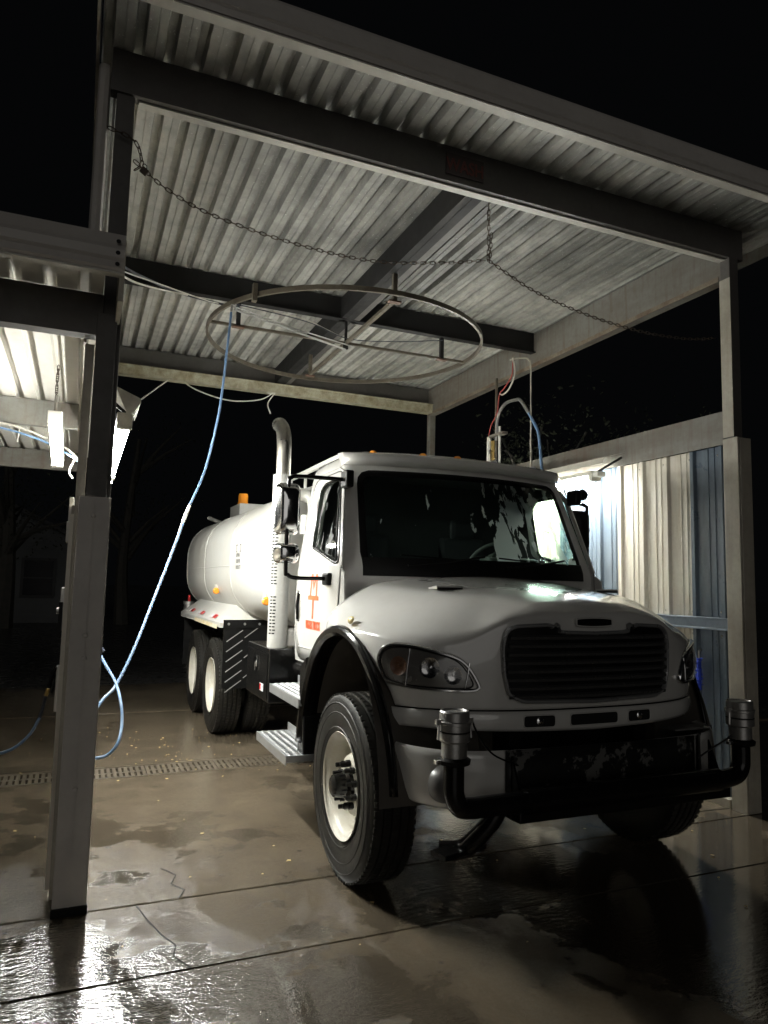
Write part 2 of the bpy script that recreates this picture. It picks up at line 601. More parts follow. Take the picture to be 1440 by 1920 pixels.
def ribbed(u0, u1, fn, pitch, grooves, v0, v1, slope=.45):
    """corrugated sheet profile: list of (u, depth) with trapezoid ribs"""
    pts = [(u0, 0.0)]
    k = math.floor(u0 / pitch)
    while k * pitch < u1:
        for (c, w, d) in sorted(grooves):
            x = k * pitch + c
            for uu, dd in ((x - w / 2 - abs(d) * slope, 0), (x - w / 2, d), (x + w / 2, d), (x + w / 2 + abs(d) * slope, 0)):
                if u0 + 1e-4 < uu < u1 - 1e-4:
                    pts.append((uu, dd))
        k += 1
    pts.append((u1, 0.0))
    b = MB()
    vs = []
    for (u, d) in pts:
        vs += [fn(u, d, v0), fn(u, d, v1)]
    b.add(vs, [(2 * i, 2 * i + 1, 2 * i + 3, 2 * i + 2) for i in range(len(pts) - 1)])
    return b


# ------------------------------------------------------------------ ground
g = MB().grid(lambda u, v: (-120 + 240 * u, -60 + 260 * v, -0.03), 12, 12).build('ground', asph_m)
g['kind'] = 'structure'
floor = bpy.data.objects.new('concrete_floor', None)
COL.objects.link(floor)
floor['kind'] = 'structure'


def slab(x0, x1, y0, y1):
    r = random.Random(int(x0 * 31 + y0 * 77))
    b = MB()
    # slightly irregular arrises along the joints
    n = 14 if x1 - x0 > 3 else 6
    low = [(x0 + (x1 - x0) * i / n, y0 + (r.uniform(-.003, .003) if 0 < i < n else 0)) for i in range(n + 1)]
    hi = [(x0 + (x1 - x0) * i / n, y1 + (r.uniform(-.003, .003) if 0 < i < n else 0)) for i in range(n + 1)]
    top = [(x, y, 0.0) for x, y in low] + [(x, y, 0.0) for x, y in hi[::-1]]
    bot = [(x, y, -0.12) for x, y, z in top]
    N = len(top)
    b.add(top + bot, [tuple(range(N)), tuple(range(2 * N - 1, N - 1, -1))] + [(i, N + i, N + (i + 1) % N, (i + 1) % N) for i in range(N)])
    b.build('concrete_slab', conc_m, floor, bevel=0.004, segs=1)


ROWS = [(-3.2, -0.6), (-0.588, 1.55), (1.562, 3.362), (3.374, 4.094), (4.106, 6.66), (7.06, 9.79), (9.80, 12.4)]
for (a, b_) in ROWS:
    for (x0, x1) in ((-10.2, -5.01), (-5.0, 5.35), (5.36, 9.0)):
        slab(x0, x1, a, b_)
gap = MB().box(-10.2, 9.0, -3.2, 12.4, -0.14, -0.125).build('joint_bed', blackm_m, floor)
# hairline cracks, real narrow grooves of dark filler standing 1 mm proud
for pts in ([(0.55, 4.55), (0.62, 4.42), (0.58, 4.3), (0.64, 4.2), (0.60, 4.105)],
            [(0.38, 4.09), (0.42, 3.9), (0.47, 3.72), (0.52, 3.6), (0.50, 3.5), (0.56, 3.375)],
            [(4.2, 4.11), (4.32, 4.2), (4.45, 4.22), (4.5, 4.3), (4.9, 4.28)]):
    b = MB()
    for p, q in zip(pts[:-1], pts[1:]):
        b.bar((p[0], p[1], 0.0012), (q[0], q[1], 0.0012), 0.006, 0.002)
    b.build('crack', blackm_m, floor)

# trench drain with separate grate plates
dr = thing('drain_grate', 'long rusty slotted trench drain grate running across the wet floor behind the front wheel', 'drain grate', (0, 6.86, 0))
MB().box(-5, 5.3, -0.19, 0.19, -0.12, -0.06).build('channel', blackm_m, dr)
for s_ in (-1, 1):
    MB().box(-5, 5.3, s_ * 0.19 - 0.008, s_ * 0.19 + 0.008, -0.10, 0.004).build('edge_rail', iron_m, dr)
gp = MB()
for i in range(13):
    x = -0.29 + i * 0.0485
    gp.box(x - 0.014, x + 0.014, -0.165, 0.165, -0.03, 0.0)
gp.box(-0.305, 0.305, -0.02, 0.02, -0.034, -0.004)
gp.box(-0.305, 0.305, 0.15, 0.18, -0.034, -0.002)
gp.box(-0.305, -0.06, -0.18, -0.15, -0.034, -0.002)
gp.box(0.06, 0.305, -0.18, -0.15, -0.034, -0.002)
g0 = gp.build('grate_plate', iron_m, dr)
rr = random.Random(3)
k = 0
x = -4.6
while x < 5.0:
    o = g0 if k == 0 else dup(g0, dr)
    o.location = (x, 0, rr.uniform(-.004, .004))
    o.rotation_euler = (rr.uniform(-.008, .008), rr.uniform(-.008, .008), rr.uniform(-.006, .006))
    x += 0.618
    k += 1

# ------------------------------------------------------------------ main canopy
RZ, X0, X1 = 4.76, -0.06, 5.40
can = thing('wash_bay_canopy', 'tall open steel canopy with corrugated roof over the white truck', 'canopy', (2.47, 7.0, 0))


def cp(mb, name, mt, **k):
    o = mb.build(name, mt, can, **k)
    o.data.transform(Matrix.Translation((-2.47, -7.0, 0)))
    return o


YF, YB = 3.70, 10.15
px = X0
for i in range(6):
    x1 = min(px + 0.912, X1)
    cp(ribbed(px, x1, lambda u, d, v: (u, v, RZ + 0.002 * (i % 2) + d), 0.168, [(0.138, 0.042, 0.068), (0.055, 0.007, 0.006)], YF, YB, .16), 'roof_panel', roof_m)
    px = x1 - 0.001
# low side of the same sheets: minor stiffening lines
# front fascia in profiled trim
cp(MB().prism([(3.66, 4.765), (3.70, 4.765), (3.70, 4.955), (3.66, 4.955), (3.648, 4.93), (3.652, 4.895), (3.64, 4.885), (3.64, 4.815), (3.652, 4.80)], 'x', X0 - 0.02, X1 + 0.02), 'fascia', trimd_m)
cp(MB().box(X0 - 0.02, X1 + 0.02, 3.662, 3.735, 4.748, 4.758), 'fascia_lip', roof2_m)
cp(MB().box(X0 - 0.03, X0 - 0.015, 3.67, YB, 4.73, 4.95), 'rake_trim', trim_m)
cp(MB().box(X1 + 0.012, X1 + 0.03, 3.67, YB, 4.66, 4.95), 'rake_trim', beamg_m)
# front beam: channel, open to the back, lip on its bottom
cp(MB().box(0.0, 5.02, 4.16, 4.172, 4.50, 4.757).box(0.0, 5.02, 4.172, 4.24, 4.50, 4.51).box(0.0, 5.02, 4.172, 4.24, 4.745, 4.757), 'front_beam', beam_m)
cp(MB().box(0.16, 4.86, 4.20, 4.262, 4.488, 4.498), 'beam_lip', roof2_m)
cp(MB().box(0.16, 4.86, 6.96, 7.02, 4.50, 4.745).box(0.16, 4.86, 6.92, 6.96, 4.495, 4.506), 'middle_beam', beamd_m)
cp(MB().box(0.0, 4.95, 9.77, 9.83, 4.50, 4.745), 'rear_beam', beam_m)
cp(MB().box(0.12, 4.86, 9.62, 9.77, 4.345, 4.46).box(0.12, 4.86, 9.60, 9.80, 4.46, 4.475), 'rear_gutter_strip', strip_m)
cp(MB().box(2.40, 2.46, 4.25, 9.75, 4.50, 4.735).box(2.46, 2.535, 4.25, 9.75, 4.497, 4.508), 'centre_beam', beamd_m)
# flange that catches light
cp(MB().box(2.536, 2.60, 4.28, 9.74, 4.50, 4.506), 'centre_beam_flange', beam_m)
for (xx, nm, mt) in ((4.86, 'right_side_beam', beamg_m),):
    cp(MB().box(xx, xx + 0.012, 4.24, 9.8, 4.33, 4.735).box(xx + 0.012, xx + 0.10, 4.24, 9.8, 4.33, 4.342), 'side_beam', mt)
cp(MB().box(4.852, 4.859, 4.27, 9.76, 4.326, 4.37), 'rusty_edge', mat('rusty_edge', (0.22, 0.19, 0.14), 0.6, 0, (0.10, 0.05, 0.025), 1.0, 5))
cp(MB().box(0.02, 0.032, 4.24, 9.8, 4.30, 4.735), 'side_beam', beamg_m)
# columns: boxed sheet steel
for (x, y, mt) in ((0.085, 4.22, beam_m), (4.905, 4.20, beam_m), (0.07, 9.80, beam_m), (4.93, 9.80, beamg_m)):
    cp(MB().box(x - 0.05, x + 0.05, y - 0.045, y + 0.05, 0, 4.50 if y < 5 else 4.497), 'column', mt, bevel=0.006)
cp(MB().box(4.849, 4.853, 4.150, 4.255, 2.97, 4.32), 'column_lit_face', trim_m)  # beige plate paints the lamp-facing side of the column lighter
cp(MB().tube([(-0.035, 4.30, 3.5), (-0.035, 4.30, 4.72)], 0.035, 8), 'downspout', trimd_m)
# right column wrap (two faces of beige sheet up to 2.95 m)
cp(MB().box(4.83, 4.848, 4.10, 4.245, 0.0, 2.955).box(4.849, 4.975, 4.095, 4.115, 0.004, 2.95), 'column_wrap', trim_m, bevel=0.004)
# left column wrap
cp(MB().box(-0.022, 0.130, 4.08, 4.10, 0, 2.13).box(-0.026, -0.0225, 4.085, 4.30, 0, 2.13).box(0.131, 0.136, 4.085, 4.28, 0, 2.13), 'column_wrap', trimd_m, bevel=0.004)
cp(MB().box(0.050, 0.054, 4.074, 4.079, 0.0, 2.12), 'wrap_fold', trimd_m)
bl = MB().lathe([(0.0, -0.012), (0.012, -0.010), (0.014, 0.0)], (0, 0, 0), 'y', 8)
cp(MB().box(-0.03, 0.142, 4.072, 4.11, 0.0, 0.045), 'post_foot', blackm_m, bevel=0.004)
b0 = None
for (x, z) in ((0.05, 0.62), (0.052, 1.28), (0.05, 1.40), (0.052, 2.03)):
    if b0 is None:
        b0 = bl.build('screw', trimd_m, can)
        o = b0
    else:
        o = dup(b0, can)
    o.location = (x - 2.47, 4.079 - 7.0, z)

# painted sign on the front beam
sg = thing('beam_sign', 'small dark sign with faded red letters on the front roof beam', 'sign', (2.33, 4.152, 4.53))
MB().box(-0.16, 0.14, -0.003, 0.003, 0.015, 0.17).build('sign_plate', mat('dark_sign', (0.035, 0.025, 0.024), 0.5), sg)
MT = Matrix.Translation((-0.01, -0.006, 0.045)) @ Matrix.Rotation(pi / 2, 4, 'X')
text_mesh('WASH', 0.13, mat('faded_red', (0.12, 0.025, 0.02), 0.5), 'lettering', sg, MT, 0.8, 0.001, 0.003)

# ------------------------------------------------------------------ right wall
rw = thing('side_wall', 'right bay wall of blue and cream corrugated sheets with a blue rail', 'wall', (4.95, 7.0, 0))


def wp(mb, name, mt, **k):
    o = mb.build(name, mt, rw, **k)
    o.data.transform(Matrix.Translation((-4.95, -7.0, 0)))
    return o


ys = [4.27, 4.69, 5.62, 6.55, 7.48, 8.41, 9.34, 9.74]
for i, (a, b_) in enumerate(zip(ys[:-1], ys[1:])):
    for (z0, z1) in ((0.07, 1.385), (1.475, 2.93)):
        wp(ribbed(a, b_ + 0.0, lambda u, d, v: (4.93 + 0.0015 * (i % 2) - d, u, v), 0.305,
                  [(0.07, 0.035, 0.030), (0.155, 0.010, 0.006), (0.22, 0.010, 0.006)], z0, z1), 'wall_panel',
           bwall_m if i % 2 == 0 else wwall_m)
wp(MB().box(4.86, 4.925, 4.27, 9.76, 1.385, 1.40).box(4.912, 4.925, 4.27, 9.76, 1.40, 1.475).box(4.87, 4.925, 4.27, 9.76, 1.475, 1.487), 'rail', girt_m, bevel=0.002)
wp(MB().box(4.86, 4.875, 4.262, 9.76, 2.92, 3.20).box(4.875, 4.96, 4.262, 9.76, 3.187, 3.20), 'upper_girt', beamg_m)
wp(MB().box(4.84, 4.96, 4.27, 9.76, 0.0, 0.065), 'bottom_channel', trim_m, bevel=0.003)

sc0 = None
for yy in [4.27 + .305 * (k + .37) for k in range(-1, 18)]:
    for zz in (0.14, 1.34, 1.53, 2.86):
        if not 4.3 < yy < 9.7:
            continue
        if sc0 is None:
            sc0 = MB().lathe([(0, -0.010), (0.006, -0.009), (0.009, -0.002), (0.011, 0)], (0, 0, 0), 'x', 8).build('screw', trim_m, rw)
            o = sc0
        else:
            o = dup(sc0, rw)
        o.location = (4.927 - 4.95, yy - 7.0, zz + random.uniform(-.006, .006))
# ------------------------------------------------------------------ left bay canopy
lc = thing('low_canopy', 'lower beige canopy of the neighbouring bay at the left edge', 'canopy', (-2.5, 7.0, 0))


def lp(mb, name, mt, **k):
    o = mb.build(name, mt, lc, **k)
    o.data.transform(Matrix.Translation((2.5, -7.0, 0)))
    return o


LZ = 3.28
px = 0.03
for i in range(6):
    x0 = px - 0.915
    lp(ribbed(x0, px, lambda u, d, v: (u, v, LZ + 0.0015 * (i % 2) + d), 0.168, [(0.10, 0.045, 0.055)], 3.80, 10.1, .2), 'roof_panel', roof2_m)
    px = x0 + 0.001
lp(MB().prism([(3.76, 3.262), (3.80, 3.262), (3.80, 3.46), (3.77, 3.46), (3.758, 3.41), (3.762, 3.40), (3.742, 3.37), (3.742, 3.325), (3.756, 3.31), (3.75, 3.275)], 'x', -5.45, 0.12), 'fascia', trimd_m)
lp(MB().box(-5.45, 0.12, 3.765, 3.82, 3.25, 3.26), 'fascia_lip', roof2_m)
lp(MB().box(0.10, 0.125, 3.80, 4.28, 3.12, 3.44), 'end_trim', trim_m)
lp(MB().box(-5.4, 0.035, 4.16, 4.172, 3.04, 3.275).box(-5.4, 0.035, 4.172, 4.26, 3.04, 3.05), 'front_beam', beam_m)
lp(MB().box(-5.4, -0.09, 6.95, 7.03, 3.04, 3.27), 'middle_beam', beamg_m)
lp(MB().box(-5.4, -0.09, 9.75, 9.83, 3.04, 3.27), 'rear_beam', beamg_m)
lp(MB().box(-0.055, -0.04, 4.32, 9.8, 3.04, 3.265), 'side_beam', trim_m)
lp(MB().box(-5.4, -5.34, 4.16, 9.8, 3.04, 3.27), 'side_beam', beamg_m)
lp(MB().box(0.008, 0.112, 4.135, 4.157, 0, 3.16), 'column', beam_m, bevel=0.003)
lp(MB().box(-0.045, 0.004, 4.31, 4.36, 0, 3.03), 'lit_trim_post', trim_m, bevel=0.003)  # lighter post stands in for the lit left face of the column
for (x, y) in ((-5.3, 4.21), (-5.3, 9.8)):
    lp(MB().box(x - 0.07, x + 0.07, y - 0.05, y + 0.05, 0, 3.04), 'column', beam_m)
for k in range(3):
    MBs = MB().lathe([(0.0, -0.004), (0.010, -0.003), (0.012, 0.0)], (0.085, 3.742, 3.29 + k * 0.06), 'y', 8)
    lp(MBs, 'rivet', beamd_m)

# divider wall between the bays, seen edge-on from the left
dw = thing('divider_wall', 'narrow white sheeted divider wall behind the left post', 'wall', (-0.02, 7.0, 0))
for (y0, y1) in ((4.32, 5.23), (5.231, 6.14), (6.141, 7.05), (7.051, 7.96), (7.961, 8.87), (8.871, 9.72)):
    o = ribbed(y0, y1, lambda u, d, v: (-0.045 - d, u, v), 0.305, [(0.07, 0.035, 0.022), (0.155, 0.01, 0.006), (0.22, 0.01, 0.006)], 0.05, 2.05).build('wall_panel', wwall_m, dw)
    o.data.transform(Matrix.Translation((0.02, -7.0, 0)))
o = MB().box(-0.06, 0.01, 4.32, 9.74, 2.05, 2.10).box(-0.045, 0.0, 4.32, 9.74, 1.37, 1.42).build('rail', trim_m, dw)
o.data.transform(Matrix.Translation((0.02, -7.0, 0)))

# ------------------------------------------------------------------ fluorescent fixtures


def fixture(label, a, b, w=0.12, lm=None):
    """strip light from a to b: tray, two tubes with end sockets"""
    a, b = Vector(a), Vector(b)
    d = (b - a)
    L = d.length
    t = thing('strip_light', label, 'light fixture', a)
    e = d.normalized()
    x = e.cross(Vector((0, 0, 1))).normalized()
    z = x.cross(e)
    MB().obox(e * L / 2 + z * 0.045, (e, x, z), (L / 2, w / 2, 0.022)).build('tray', house_m, t, bevel=0.006)
    for s_ in (-1, 1):
        c = x * (s_ * w * 0.26)
        MB().tube([c + e * 0.05, c + e * (L - 0.05)], 0.015, 10).build('tube', lm or lamp_m, t, smooth=True)
    for q in (0.02, L - 0.02):
        MB().obox(e * q + z * 0.01, (e, x, z), (0.03, w / 2 * .96, 0.042)).build('socket', house_m, t, bevel=0.004)
    return t, e, x, z, L


t, e, x, z, L = fixture('glaring strip light on the bay side of the left post', (0.198, 4.50, 2.63), (0.205, 6.9, 2.635), 0.09)
MB().add([(0.01, -.03, .05), (0.050, -.03, 0.07), (0.085, -.03, 0.13), (0.083, -.03, 0.155), (-0.06, -.03, 0.215), (0.083, .5, 0.155), (-0.06, .5, 0.215), (0.085, .5, 0.13)],
         [(0, 1, 2, 3, 4), (3, 5, 6, 4), (2, 7, 5, 3)]).build('rain_hood', house_m, t, thick=0.004)
t4_ = fixture('added second strip light, unseen, in line behind the glaring one along the left wall', (0.205, 7.0, 2.635), (0.205, 9.4, 2.64), 0.09, lampdim_m)  # added out of sight to brighten the rear of the tank
MB().bar((-0.1, 0.05, 0.16), (0.02, 0.05, 0.06), 0.015, 0.02).build('bracket', blackm_m, t)
t2, e, x, z, L = fixture('bright strip light hanging from a chain under the low canopy', (-0.235, 5.72, 2.86), (-0.235, 6.9, 2.70), 0.10, lamphalf_m)
MB().tube([(0.0, 0.06, 0.06), (0.0, 0.08, 0.20)], 0.012, 6).build('hanger', beamg_m, t2)
fixture('added rear strip light on the right wall, unseen behind the cab', (4.66, 7.85, 2.80), (4.66, 9.6, 2.80))  # unseen extra tubes, added for more light in the bay
t3, e, x, z, L = fixture('bright strip light under a sloping hood on the right wall behind the cab', (4.66, 5.62, 2.80), (4.66, 7.75, 2.80))
MB().add([(-0.06, -0.2, 0.17), (0.19, -0.2, 0.24), (-0.06, 2.0, 0.17), (0.19, 2.0, 0.24), (-0.09, -0.2, 0.11), (-0.09, 2.0, 0.11)],
         [(0, 1, 3, 2), (0, 2, 5, 4)]).build('rain_hood', house_m, t3, thick=0.004)
MB().bar((0.02, 0.0, 0.06), (0.2, -0.15, 0.2), 0.012, 0.02).build('bracket', beamd_m, t3)
MB().box(-0.05, 0.05, -0.09, -0.01, 0.0, 0.05).build('junction_box', pvc_m, t3, bevel=0.004)

# ------------------------------------------------------------------ chains
lk = MB().tube([(0.014 * cos(a) if False else (0.0095 * cos(a)), 0, 0.0150 * sin(a) + (0.009 if sin(a) > 0 else -0.009)) for a in [2 * pi * i / 12 for i in range(12)]], 0.0032, 5, closed=True)
lmesh = None


def chain(name, label, pts, pitch=0.038):
    global lmesh
    t = thing(name, label, 'chain', pts[0])
    P = smoothpath(pts, 24)
    # walk the path
    d = 0.0
    k = 0
    for i in range(len(P) - 1):
        seg = P[i + 1] - P[i]
        L = seg.length
        while d <= L:
            p = P[i] + seg * (d / L)
            if lmesh is None:
                o = lk.build('link', chain_m, t, smooth=True)
                lmesh = o.data
            else:
                o = bpy.data.objects.new('link', lmesh)
                COL.objects.link(o)
                o.parent = t
            o.location = p - Vector(pts[0])
            q = seg.to_track_quat('Z', 'X')
            o.rotation_mode = 'QUATERNION'
            o.rotation_quaternion = q @ Matrix.Rotation(pi / 2 * (k % 2) + 0.4, 4, 'Z').to_quaternion()
            k += 1
            d += pitch
        d -= L
    return t


chain('barrier_chain', 'dark chain sagging from the left column to the hanging middle chain', [(0.17, 4.30, 4.17), (0.35, 4.3, 4.05), (0.63, 4.3, 3.95), (1.15, 4.3, 3.88), (1.7, 4.3, 3.875), (2.23, 4.3, 3.97), (2.58, 4.3, 4.06)])
chain('barrier_chain', 'dark chain sagging from the hanging middle chain to the right column', [(2.62, 4.3, 4.06), (3.0, 4.3, 3.91), (3.49, 4.3, 3.81), (4.02, 4.3, 3.765), (4.5, 4.3, 3.78), (4.85, 4.3, 3.84)])
chain('drop_chain', 'short doubled chain hanging straight down from the front beam', [(2.60, 4.29, 4.50), (2.602, 4.29, 4.30), (2.60, 4.29, 4.07)])
chain('drop_chain', 'loose second strand of chain hanging beside the short beam chain', [(2.63, 4.30, 4.26), (2.625, 4.30, 4.16), (2.615, 4.30, 4.04)])
chain('column_chain', 'chain loop wound round the top of the left column', [(0.02, 4.14, 4.245), (0.1, 4.135, 4.225), (0.16, 4.16, 4.20), (0.195, 4.24, 4.14), (0.16, 4.28, 4.11)])
pl = thing('padlock', 'small padlock joining the chain ends by the left column', 'padlock', (0.215, 4.28, 4.12))
MB().box(-0.022, 0.022, -0.01, 0.01, -0.022, 0.018).build('body', chain_m, pl, bevel=0.004).rotation_euler = (0, 0.6, 0)
MB().tube([(-0.012, 0, 0.018), (-0.012, 0, 0.035), (0, 0, 0.045), (0.012, 0, 0.035), (0.012, 0, 0.018)], 0.004, 6).build('shackle', chrome_m, pl, smooth=True)
tm = thing('hanging_cable', 'old cable slung under the rear gutter of the tall canopy', 'cable', (1.12, 9.7, 4.4))
for pts in ([(0.52, 9.7, 3.96), (0.8, 9.7, 4.22), (1.04, 9.7, 4.44)], [(1.06, 9.7, 4.42), (1.3, 9.7, 4.27), (1.76, 9.68, 4.17), (2.2, 9.68, 4.24), (2.42, 9.68, 4.40), (2.3, 9.68, 4.2), (2.34, 9.68, 4.05)],
            [(2.42, 9.68, 4.4), (2.2, 9.68, 4.45), (2.3, 9.68, 4.34), (2.5, 9.68, 4.38)]):
    MB().tube([Vector(p) - Vector((1.12, 9.7, 4.4)) for p in smoothpath(pts, 8)], 0.009, 6).build('strand', cable_m, tm, smooth=True)

# ------------------------------------------------------------------ overhead boom ring
rg = thing('boom_track', 'large round metal boom track hanging under the canopy roof', 'boom track', (2.47, 6.97, 4.25))
R_ = 1.44
b = MB()
N = 72
for i in range(N):
    a0, a1 = 2 * pi * i / N, 2 * pi * (i + 1) / N
    q = []
    for a in (a0, a1):
        for (r, zz) in ((R_ - .012, -.022), (R_ + .012, -.022), (R_ + .012, .022), (R_ - .012, .022)):
            q.append((r * cos(a), r * sin(a), zz))
    b.add(q, [(0, 4, 5, 1), (1, 5, 6, 2), (2, 6, 7, 3), (3, 7, 4, 0)])
b.build('ring', ring_m, rg, smooth=True)
MB().bar((0, -1.28, 0.0), (0, 1.28, 0.0), 0.035, 0.03).build('cross_bar', ring_m, rg)
MB().bar((-1.44, 0, -0.0), (1.44, 0, -0.0), 0.03, 0.026).build('cross_bar', ring_m, rg)
for (x, y, z0) in ((0, -1.28, .49), (0, 1.28, .3), (1.15, 0, .24), (-1.15, 0, .24)):
    MB().box(x - .02, x + .02, y - .02, y + .02, 0.0, z0).build('hanger', ring_m if y else beamd_m, rg)
    MB().box(x - .06, x + .06, y - .03, y + .03, -0.02, -0.008).build('clamp', mat('rust', (0.11, 0.06, 0.04), 0.6), rg)
MB().box(-.012, .012, -.012, .012, -0.05, 0.24).lathe([(0.03, -.06), (0.03, 0.0)], n=10).build('swivel', beamd_m, rg)
bm_ = thing('spray_boom', 'thin silver swinging boom arm carrying the wash hose', 'boom arm', (2.47, 6.97, 4.18))
MB().tube([(0, 0, 0), (-1.30, -0.60, 0.0)], 0.011, 8).build('arm', alu_m, bm_, smooth=True)
MB().tube([(0.05, -0.05, 0.03), (-0.6, -0.2, 0.06), (-1.28, -0.58, 0.03)], 0.007, 6).build('stay', alu_m, bm_, smooth=True)
MB().tube([(-1.28, -0.58, 0.0), (-1.30, -0.60, 0.03), (-1.33, -0.62, 0.03), (-1.335, -0.62, -0.03)], 0.012, 8).build('swivel_elbow', alu_m, bm_, smooth=True)
MB().box(-1.2, -1.16, -0.9, -0.84, 0.0, 0.16).build('trolley', ring_m, bm_)

# wash hose from the boom down behind the post
ho = thing('wash_hose', 'long blue wash hose hanging from the overhead boom to the left post', 'hose', (1.135, 6.35, 4.15))
hp = [(1.135, 6.35, 4.14), (1.11, 6.3, 3.86), (1.06, 6.30, 3.20), (0.96, 6.3, 2.66), (0.80, 6.1, 2.27), (0.70, 5.9, 2.0), (0.56, 5.72, 1.62), (0.40, 5.5, 1.20), (0.28, 5.35, 0.96), (0.19, 5.25, 0.87), (0.11, 5.15, 0.72), (0.08, 4.95, 0.60)]
hp2 = [(0.08, 4.95, 0.60), (0.12, 4.85, 0.60), (0.165, 4.8, 0.605), (0.23, 4.8, 0.62), (0.285, 4.8, 0.69), (0.308, 4.9, 0.79), (0.30, 5.0, 0.90), (0.272, 5.2, 1.0), (0.20, 5.4, 1.115), (0.15, 5.6, 1.20)]
O_ = Vector((1.135, 6.35, 4.15))
MB().tube([Vector(p) - O_ for p in smoothpath(hp, 10)], 0.0105, 8).build('hose', hose_m, ho, smooth=True)
MB().tube([Vector(p) - O_ for p in smoothpath(hp2, 10)], 0.0095, 8).build('hose_loop', hose_m, ho, smooth=True)
MB().tube([Vector(p) - O_ for p in [(0.20, 5.6, 1.17), (0.15, 5.62, 1.23), (0.12, 5.62, 1.24)]], 0.013, 8).build('fitting', hosed_m, ho, smooth=True)
MB().tube([Vector(p) - O_ for p in smoothpath([(0.82, 6.12, 2.32), (0.76, 6.03, 2.17)], 4)], 0.015, 8).build('hose_splice', pvc_m, ho, smooth=True)
# overhead feed lines at the left
fl = thing('feed_lines', 'pale wires and feed hose sweeping under the roof at the left column', 'wires', (0.2, 6.8, 4.45))
for pts, r_, mt in (([(0.14, 5.3, 3.95), (0.25, 5.8, 4.12), (0.45, 6.5, 4.36), (0.7, 6.85, 4.44), (1.1, 6.9, 4.42), (1.25, 6.6, 4.3)], 0.012, hosed_m),
                    ([(0.14, 5.35, 3.90), (0.28, 5.9, 4.08), (0.5, 6.6, 4.34), (0.8, 6.85, 4.43)], 0.009, cable_m),
                    ([(0.14, 5.4, 3.95), (0.5, 6.1, 4.18), (0.9, 6.7, 4.36), (1.15, 6.9, 4.42), (1.9, 6.9, 4.42), (2.4, 6.93, 4.3)], 0.006, cable_m),
                    ([(1.2, 6.9, 4.45), (2.0, 6.88, 4.38), (2.46, 6.9, 4.28), (3.0, 6.9, 4.33), (3.6, 6.9, 4.44)], 0.005, hosed_m)):
    MB().tube([Vector(p) - Vector((0.2, 6.8, 4.45)) for p in smoothpath(pts, 8)], r_, 6).build('line', mt, fl, smooth=True)

# ------------------------------------------------------------------ plumbing rig on the right wall
pr = thing('wash_plumbing', 'upright pipes and valves with hoses standing behind the cab on the right wall', 'plumbing', (4.78, 7.66, 2.9))
PO = Vector((4.78, 7.66, 2.9))


def pp(pts, r_, mt, nm, n=8):
    MB().tube([Vector(p) - PO for p in (smoothpath(pts, 8) if len(pts) > 2 else pts)], r_, n).build(nm, mt, pr, smooth=True)


pp([(4.78, 7.66, 2.7), (4.78, 7.66, 4.36)], 0.018, ring_m, 'riser')
pp([(4.78, 7.58, 2.7), (4.78, 7.58, 3.72)], 0.017, pvc_m, 'riser')
pp([(4.78, 7.66, 3.55), (4.78, 7.62, 3.85), (4.78, 7.46, 3.98), (4.76, 7.2, 3.97), (4.76, 7.08, 3.93), (4.75, 6.9, 3.74)], 0.020, alu_m, 'bent_boom')
pp([(4.75, 6.9, 3.74), (4.75, 6.78, 3.58), (4.75, 6.71, 3.46), (4.72, 6.62, 3.15), (4.70, 6.56, 2.9)], 0.017, hose_m, 'blue_hose')
pp([(4.75, 6.86, 2.9), (4.75, 6.86, 4.2), (4.75, 6.9, 4.38), (4.75, 7.05, 4.45), (4.75, 7.3, 4.50)], 0.010, trim_m, 'conduit')
pp([(4.76, 7.26, 4.5), (4.76, 7.28, 4.3), (4.76, 7.45, 4.18), (4.76, 7.56, 4.12), (4.77, 7.63, 3.9), (4.77, 7.78, 3.75), (4.77, 7.84, 3.55)], 0.008, redc_m, 'red_wire')
pp([(4.74, 7.23, 4.5), (4.74, 7.18, 4.3), (4.74, 7.3, 4.14), (4.75, 7.46, 4.10), (4.76, 7.55, 4.13)], 0.010, cable_m, 'pale_hose')
pp([(4.76, 7.78, 3.45), (4.76, 7.80, 3.1), (4.76, 7.70, 2.95), (4.76, 7.62, 3.1), (4.76, 7.6, 3.3)], 0.014, hosed_m, 'loop_hose')
pp([(4.76, 7.80, 3.30), (4.76, 7.80, 3.62)], 0.030, pvc_m, 'valve')
pp([(4.76, 7.70, 3.28), (4.76, 7.70, 3.55)], 0.028, brass_m, 'valve')
MB().box(-0.05, 0.03, -0.22, 0.10, 0.70, 0.73).build('bracket', beamg_m, pr)
MB().tube([(-.02, .14, .62), (-.02, .14, .67), (-.02, .10, .69)], 0.02, 8).build('valve_cap', pvc_m, pr, smooth=True)

